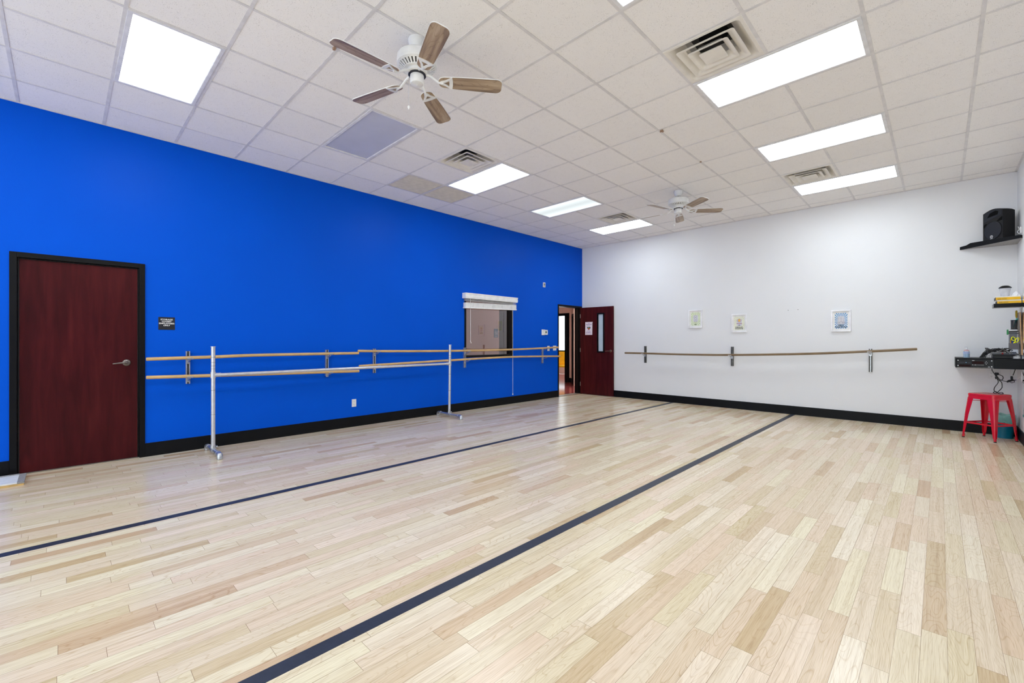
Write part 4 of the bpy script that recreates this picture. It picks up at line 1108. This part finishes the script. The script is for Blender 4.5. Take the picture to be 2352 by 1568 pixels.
for k in range(6): part('button', MB().box(6.775+.011*k, 6.779+.011*k, 8.518, 8.520, .985, .990), 'platform_white', t)
for (x, z) in ((6.857, 1.034), (6.857, 1.000), (6.849, 1.017), (6.866, 1.017)): part('arrow_key', MB().box(x-.003, x+.003, 8.518, 8.520, z-.003, z+.003), 'platform_white', t)
part('logo_bar', MB().box(6.728, 6.750, 8.5185, 8.520, 1.042, 1.048).box(6.873, 6.890, 8.5185, 8.520, .962, .968), 'platform_white', t)
# sanitizer
t = thing('sanitizer_bottle', 'small clear pump bottle with blue gel at the left end of the equipment shelf', 'bottle', (6.682, 8.72, 1.0775))
part('gel_fill', MB().lathe([(.026, .002), (.029, .008), (.029, .062), (.029, .064)], (6.682, 8.72, 1.0775), 20), 'gel', t)
part('bottle_body', MB().lathe([(.030, 0), (.0325, .006), (.0325, .080), (.026, .100), (.010, .112), (.009, .120)], (6.682, 8.72, 1.0775), 20), 'bottle', t)
part('pump', MB().lathe([(.010, .118), (.010, .128), (.004, .130), (.004, .142)], (6.682, 8.72, 1.0775), 12).box(6.664, 6.690, 8.715, 8.725, 1.2175, 1.2245), 'bottle', t)
part('red_band', MB().lathe([(.0265, .098), (.0265, .102), (.025, .104)], (6.682, 8.72, 1.0775), 20), 'red_ink', t)
part('label', MB().lathe([(.033, .055), (.033, .082)], (6.682, 8.72, 1.0775), 20, close=False), 'bottle_label', t)
# mixer under cables
t = thing('audio_mixer', 'low black audio box under the tangle of cables on the equipment shelf', 'audio mixer', (7.035, 8.75, 1.0775))
part('chassis', MB().box(6.925, 7.135, 8.61, 8.90, 1.0775, 1.118), 'black_plastic', t, bevel=.004)
part('top_panel', MB().add([(6.915, 8.60, 1.118), (7.148, 8.60, 1.124), (7.148, 8.90, 1.138), (6.915, 8.90, 1.132), (6.915, 8.60, 1.126), (7.148, 8.60, 1.136), (7.148, 8.90, 1.150), (6.915, 8.90, 1.142)],
     [(0, 1, 2, 3), (4, 7, 6, 5), (0, 4, 5, 1), (1, 5, 6, 2), (2, 6, 7, 3), (3, 7, 4, 0)]), 'grey_dark', t, smooth=False)
for k in range(5): part('jack_plug', MB().tube([(7.075+.012*k, 8.64, 1.134), (7.073+.012*k, 8.64, 1.168)], .0042, 8), 'steel', t)
part('red_knob', MB().tube([(7.008, 8.63, 1.13), (7.008, 8.63, 1.165)], .008, 10), 'red_ink', t)
b = MB(); rr = random.Random(11)
def arch(x0, x1, h, y, n=14): return [(x0+(x1-x0)*k/n, y+.02*math.sin(k*1.3), max(1.085+h*math.sin(PI*k/n)**.7, 1.155 if x0+(x1-x0)*k/n > 6.905 else 0)) for k in range(n+1)]
for k in range(16):
    x0 = 6.80+.06*rr.random(); x1 = 6.97+.16*rr.random(); b.tube(arch(x0, x1, .07+.055*rr.random(), 8.57+.012*k), .0035, 6)
for k in range(14):
    cx_, cy_, r_ = 6.89+.17*rr.random(), 8.58+.15*rr.random(), .025+.035*rr.random(); tz = 1.13+.03*rr.random()
    b.tube([(cx_+r_*math.cos(a), cy_+r_*math.sin(a)*.6, max(1.082, (1.178+.02*rr.random() if cx_ > 6.91-r_ else 1.12)+.018*math.sin(a*1.0+k))) for a in [2*PI*q/14 for q in range(14)]], .0035, 6, closed=True)
tag(part('cable_tangle', b, 'cable', origin=(6.95, 8.66, 1.0775)), 'tangle of thin black cables heaped on the equipment shelf', 'cables')
b = MB()
for k in range(5): b.tube(arch(6.86+.02*k, 7.02+.015*k, .06+.012*k, 8.565+.006*k, 10), .003, 6)
tag(part('pale_cable_loops', b, 'platform_grey', origin=(6.95, 8.58, 1.0775)), 'pale grey cable loops lying over the black cable tangle', 'cables')
b = MB()
for k in range(4): b.tube([(7.130+.030*math.cos(a), 8.62+.025*math.sin(a), 1.081+.008*k) for a in [2*PI*q/18 for q in range(18)]], .004, 6, closed=True)
tag(part('white_cable_coil', b, 'cord_white', origin=(7.13, 8.62, 1.0775)), 'coil of white cable at the right end of the equipment shelf', 'cables')

# outlets and cords under the shelf
t = thing('power_outlet', 'white four-socket outlet on the white wall under the equipment shelf', 'outlet', (6.962, FY, .776))
K = FMX(6.962, .834)
part('cover_plate', MB().box(-.058, .058, -.058, .058, 0, .006, K), 'plate', t, bevel=.002)
for sx in (-.025, .025):
    for sy in (-.022, .022):
        part('receptacle', MB().prism([(sx+.016*math.cos(a), sy+.014*math.sin(a)) for a in [2*PI*q/16 for q in range(16)]], .006, .008, K), 'plate', t, smooth=False)
        if sx < 0: part('slots', MB().box(sx-.008, sx-.005, sy, sy+.007, .008, .0086, K).box(sx+.005, sx+.008, sy, sy+.007, .008, .0086, K).box(sx-.002, sx+.002, sy-.009, sy-.005, .008, .0086, K), 'grey_dark', t, smooth=False)
t = thing('power_outlet', 'white outlet plate on the right wall below the equipment shelf', 'outlet', (RX, 8.66, .785))
K = Matrix.Translation((RX, 8.66, .85)) @ Matrix(((0, 0, -1, 0), (-1, 0, 0, 0), (0, 1, 0, 0), (0, 0, 0, 1)))
duplex(t, K, h=.062, w=.05)
t = thing('hanging_cord', 'black power cord hanging from the equipment shelf down to the red stool', 'power cord', (6.96, 8.72, .62))
part('plug', MB().box(6.965, 7.003, 9.045, 9.091, .835, .868), 'black_plastic', t, bevel=.005)
part('cable', MB().tube(smooth_path([(6.985, 9.05, .85), (6.975, 8.92, .86), (6.962, 8.80, .84), (6.968, 8.74, .81), (6.992, 8.78, .775), (7.008, 8.78, .758), (7.012, 8.76, .732), (7.010, 8.74, .684), (6.985, 8.70, .648), (6.966, 8.66, .628), (6.95, 8.62, .616), (6.93, 8.60, .620), (6.926, 8.60, .628), (6.947, 8.61, .640), (6.967, 8.62, .620), (6.988, 8.60, .614), (7.012, 8.60, .618), (7.000, 8.61, .632), (6.965, 8.63, .620)]), .0045, 8), 'cable', t)
t = thing('hanging_cord', 'second black cord dropping from the media player beside the power cord', 'power cord', (6.95, 8.72, .62))
part('cable', MB().tube(smooth_path([(6.912, 8.62, .945), (6.918, 8.66, .915), (6.93, 8.70, .89), (6.951, 8.72, .845), (6.965, 8.72, .804), (6.975, 8.72, .773), (6.972, 8.72, .742), (6.944, 8.70, .69), (6.935, 8.66, .652), (6.948, 8.63, .632), (6.966, 8.62, .617)]), .0045, 8).tube([(6.958, 8.72, .83), (6.962, 8.72, .80)], .014, 10), 'cable', t)
part('loop', MB().tube(smooth_path([(6.969, 8.75, .865), (6.997, 8.76, .851), (7.019, 8.76, .836), (7.022, 8.76, .805), (7.004, 8.75, .783), (6.976, 8.74, .791), (6.962, 8.73, .822), (6.967, 8.74, .859)], 4, True), .0045, 8, closed=True), 'cable', t)
t = thing('power_adaptor', 'black power adaptor with bundled lead hanging below the equipment shelf near the corner', 'power adaptor', (7.09, 8.9, .745))
part('brick', MB().box(7.098, 7.120, 8.88, 8.91, .79, .835, Matrix.Identity(4)), 'black_plastic', t, bevel=.006)
part('bundle', MB().tube([(7.065, 8.9, .752), (7.085, 8.9, .770), (7.12, 8.9, .783), (7.150, 8.9, .790)], [.010, .014, .013, .006], 10), 'cable', t)
part('lead', MB().tube(smooth_path([(6.985, 8.98, .82), (7.001, 8.93, .785), (7.036, 8.9, .766), (7.071, 8.9, .760)]), .004, 8).tube([(7.12, 8.9, .845), (7.13, 8.9, .88), (7.144, 8.9, .943)], .004, 8).tube([(7.085, 8.9, .762), (7.11, 8.9, .745), (7.135, 8.9, .757), (7.13, 8.9, .78)], .004, 8), 'cable', t)
tag(part('white_lead', MB().tube(smooth_path([(7.106, 8.95, .943), (7.104, 8.95, .84), (7.116, 8.93, .799), (7.145, 8.82, .798), (7.164, 8.70, .835)]), .0035, 8), 'cord_white', origin=(7.13, 8.9, .80)), 'white lead running from the shelf to the outlet on the right wall', 'cable')

# ---- red stool
t = thing('metal_stool', 'glossy red metal stool with four splayed legs in the right corner', 'stool', (6.89, 8.60, 0), math.radians(-36.5))
W0 = wm(t)
HS = .607
b = MB()
lv = [(.150, HS-.045, .035), (.152, HS-.012, .035), (.148, HS-.003, .034), (.140, HS, .032), (.118, HS-.003, .03), (.05, HS-.006, .02), (.012, HS-.006, .011)]
vs = []; fs = []; L = 4*6
for (h_, z, r_) in lv: vs += [(x, y, z) for x, y in sq(h_, 5, r_)]
for k in range(len(lv)-1):
    for q in range(L): fs.append((k*L+q, k*L+(q+1) % L, (k+1)*L+(q+1) % L, (k+1)*L+q))
b.add(vs, fs, W0)
part('seat', b, 'red', t)
b = MB()
ap = [(.1495, HS-.044, .034), (.156, HS-.072, .036), (.153, HS-.072, .034), (.1465, HS-.044, .032)]
vs = []; fs = []
for (h_, z, r_) in ap: vs += [(x, y, z) for x, y in sq(h_, 5, r_)]
for k in range(3):
    for q in range(L): fs.append((k*L+q, k*L+(q+1) % L, (k+1)*L+(q+1) % L, (k+1)*L+q))
b.add(vs, fs, W0)
part('apron', b, 'red', t)
for (sx, sy) in ((1, 1), (-1, 1), (-1, -1), (1, -1)):
    lvls = [(.154, .080, HS-.060), (.170, .052, .32), (.180, .034, .12), (.184, .027, .05)]
    vs = []; fs = []
    nseg = 5
    for (c_, w_, z) in lvls:
        r_ = w_*.42
        outl = [(c_, c_-w_)]+[(c_-r_+r_*math.cos(a), c_-r_+r_*math.sin(a)) for a in [PI/2*q/nseg for q in range(nseg+1)]]+[(c_-w_, c_)]
        inl = [(c_-.004, c_-w_)]+[(c_-r_+(r_-.004)*math.cos(a), c_-r_+(r_-.004)*math.sin(a)) for a in [PI/2*q/nseg for q in range(nseg+1)]]+[(c_-w_, c_-.004)]
        vs += [(sx*x, sy*y, z) for x, y in outl]+[(sx*x, sy*y, z) for x, y in inl[::-1]]
    L2 = 2*(nseg+3)
    for k in range(len(lvls)-1):
        for q in range(L2): fs.append((k*L2+q, k*L2+(q+1) % L2, (k+1)*L2+(q+1) % L2, (k+1)*L2+q))
    fs += [tuple(range(L2)), tuple((len(lvls)-1)*L2+q for q in range(L2))[::-1]]
    leg = part('leg', MB().add(vs, fs, W0), 'red', t)
    c_ = .173
    part('leg_tip', MB().tube([W0 @ Vector((sx*(c_-.003), sy*(c_-.003), .055)), W0 @ Vector((sx*(c_+.001), sy*(c_+.001), .012))], [.0145, .0125], 12), 'red', leg)
    part('rubber_foot', MB().tube([W0 @ Vector((sx*(c_+.001), sy*(c_+.001), .012)), W0 @ Vector((sx*(c_+.001), sy*(c_+.001), 0))], .0135, 12), 'rubber', leg)
c_ = .168; zc = .20
for (a, c2) in (((1, 1), (1, -1)), ((-1, 1), (-1, -1)), ((1, 1), (-1, 1)), ((1, -1), (-1, -1))):
    p0 = Vector((a[0]*c_, a[1]*c_, zc)); p1 = Vector((c2[0]*c_, c2[1]*c_, zc)); mid = (p0+p1)/2
    b = MB()
    dn = (p1-p0).normalized(); sd = Vector((-dn.y, dn.x, 0))*.004
    b.add([p0-sd, p0+sd, p1+sd, p1-sd]+[q+Vector((0, 0, .020)) for q in (p0-sd, p0+sd, p1+sd, p1-sd)], [(0, 1, 2, 3), (4, 7, 6, 5), (0, 4, 5, 1), (1, 5, 6, 2), (2, 6, 7, 3), (3, 7, 4, 0)], W0)
    part('stretcher', b, 'red', t, smooth=False)
for s_ in (-1, 1):
    b = MB().box(-.198, .198, -.005, .005, HS-.100, HS-.092, W0 @ Matrix.Rotation(s_*PI/4, 4, 'Z'))
    part('under_seat_brace', b, 'red', t, smooth=False)

# ---- waste bin
t = thing('waste_bin', 'round teal waste bin with pale green liner behind the red stool', 'waste bin', (7.035, 8.90, 0))
C0 = (7.035, 8.90, 0)
part('bin_body', MB().lathe([(.084, 0), (.090, .004), (.108, .26), (.1085, .262), (.1045, .262), (.086, .01)], C0, 36, close=False).lathe([(.086, .0), (.086, .004)], C0, 36), 'teal_bin', t)
b = MB(); n = 40; vs = []; fs = []; rr = random.Random(5)
lvv = [(.108, .205), (.1115, .24), (.1135, .272), (.117, .305), (.112, .312), (.104, .29), (.098, .20)]
for k, (r_, z) in enumerate(lvv):
    for q in range(n):
        a = 2*PI*q/n; vs.append((C0[0]+(r_+.003*math.sin(q*2.1+k))*math.cos(a), C0[1]+(r_+.003*math.sin(q*2.1+k))*math.sin(a), z+.008*math.sin(q*.9+k)+.004*rr.random()))
for k in range(len(lvv)-1):
    for q in range(n): fs.append((k*n+q, k*n+(q+1) % n, (k+1)*n+(q+1) % n, (k+1)*n+q))
b.add(vs, fs)
part('liner', b, 'liner', t)
part('liner_knot', MB().tube([(7.028, 8.784, .235), (7.045, 8.780, .222), (7.055, 8.779, .20)], [.010, .007, .004], 8), 'liner', t)

# ================================================================== CAMERA, WORLD
cam = bpy.data.cameras.new('camera'); co = bpy.data.objects.new('camera', cam); COL.objects.link(co)
co.location = (CAMX, 0, CAMH); co.rotation_euler = (PI/2, 0, math.radians(44.29))
cam.sensor_width = 36; cam.lens = 36*1007.7/2352; cam.clip_start = .05
SC.camera = co
w = bpy.data.worlds.new('world'); w.use_nodes = True; SC.world = w
bg = w.node_tree.nodes['Background']; bg.inputs[1].default_value = 3.7
wn_ = w.node_tree; tc = wn_.nodes.new('ShaderNodeTexCoord'); sp = wn_.nodes.new('ShaderNodeSeparateXYZ'); wn_.links.new(tc.outputs['Generated'], sp.inputs[0])
wn_.links.new(ramp(wn_, mth(wn_, 'ADD', mth(wn_, 'MULTIPLY', sp.outputs[2], .5), .5), [(.0, (.95, .98, 1, 1)), (.49, (.95, .98, 1, 1)), (.52, (.76, .84, .86, 1)), (1, (.55, .68, .85, 1))]), bg.inputs[0])
def portal(x, y, z, sx, sy, rx, rz):
    l = bpy.data.lights.new('daylight_portal', 'AREA'); l.shape = 'RECTANGLE'; l.size = sx; l.size_y = sy; l.cycles.is_portal = True
    o = bpy.data.objects.new('daylight_portal', l); COL.objects.link(o); o.location = (x, y, z); o.rotation_euler = (rx, 0, rz)
portal(RX/2, NY-.11, 1.675, RX-.7, 3.05, PI/2, 0)
SC.view_settings.view_transform = 'Standard'; SC.view_settings.look = 'None'
SC.view_settings.gamma = 1; SC.view_settings.use_curve_mapping = False
SC.view_settings.exposure = 0.07
SC.cycles.use_denoising = True
SC.cycles.max_bounces = 12; SC.cycles.diffuse_bounces = 8; SC.cycles.transparent_max_bounces = 12
SC.cycles.sample_clamp_indirect = 6
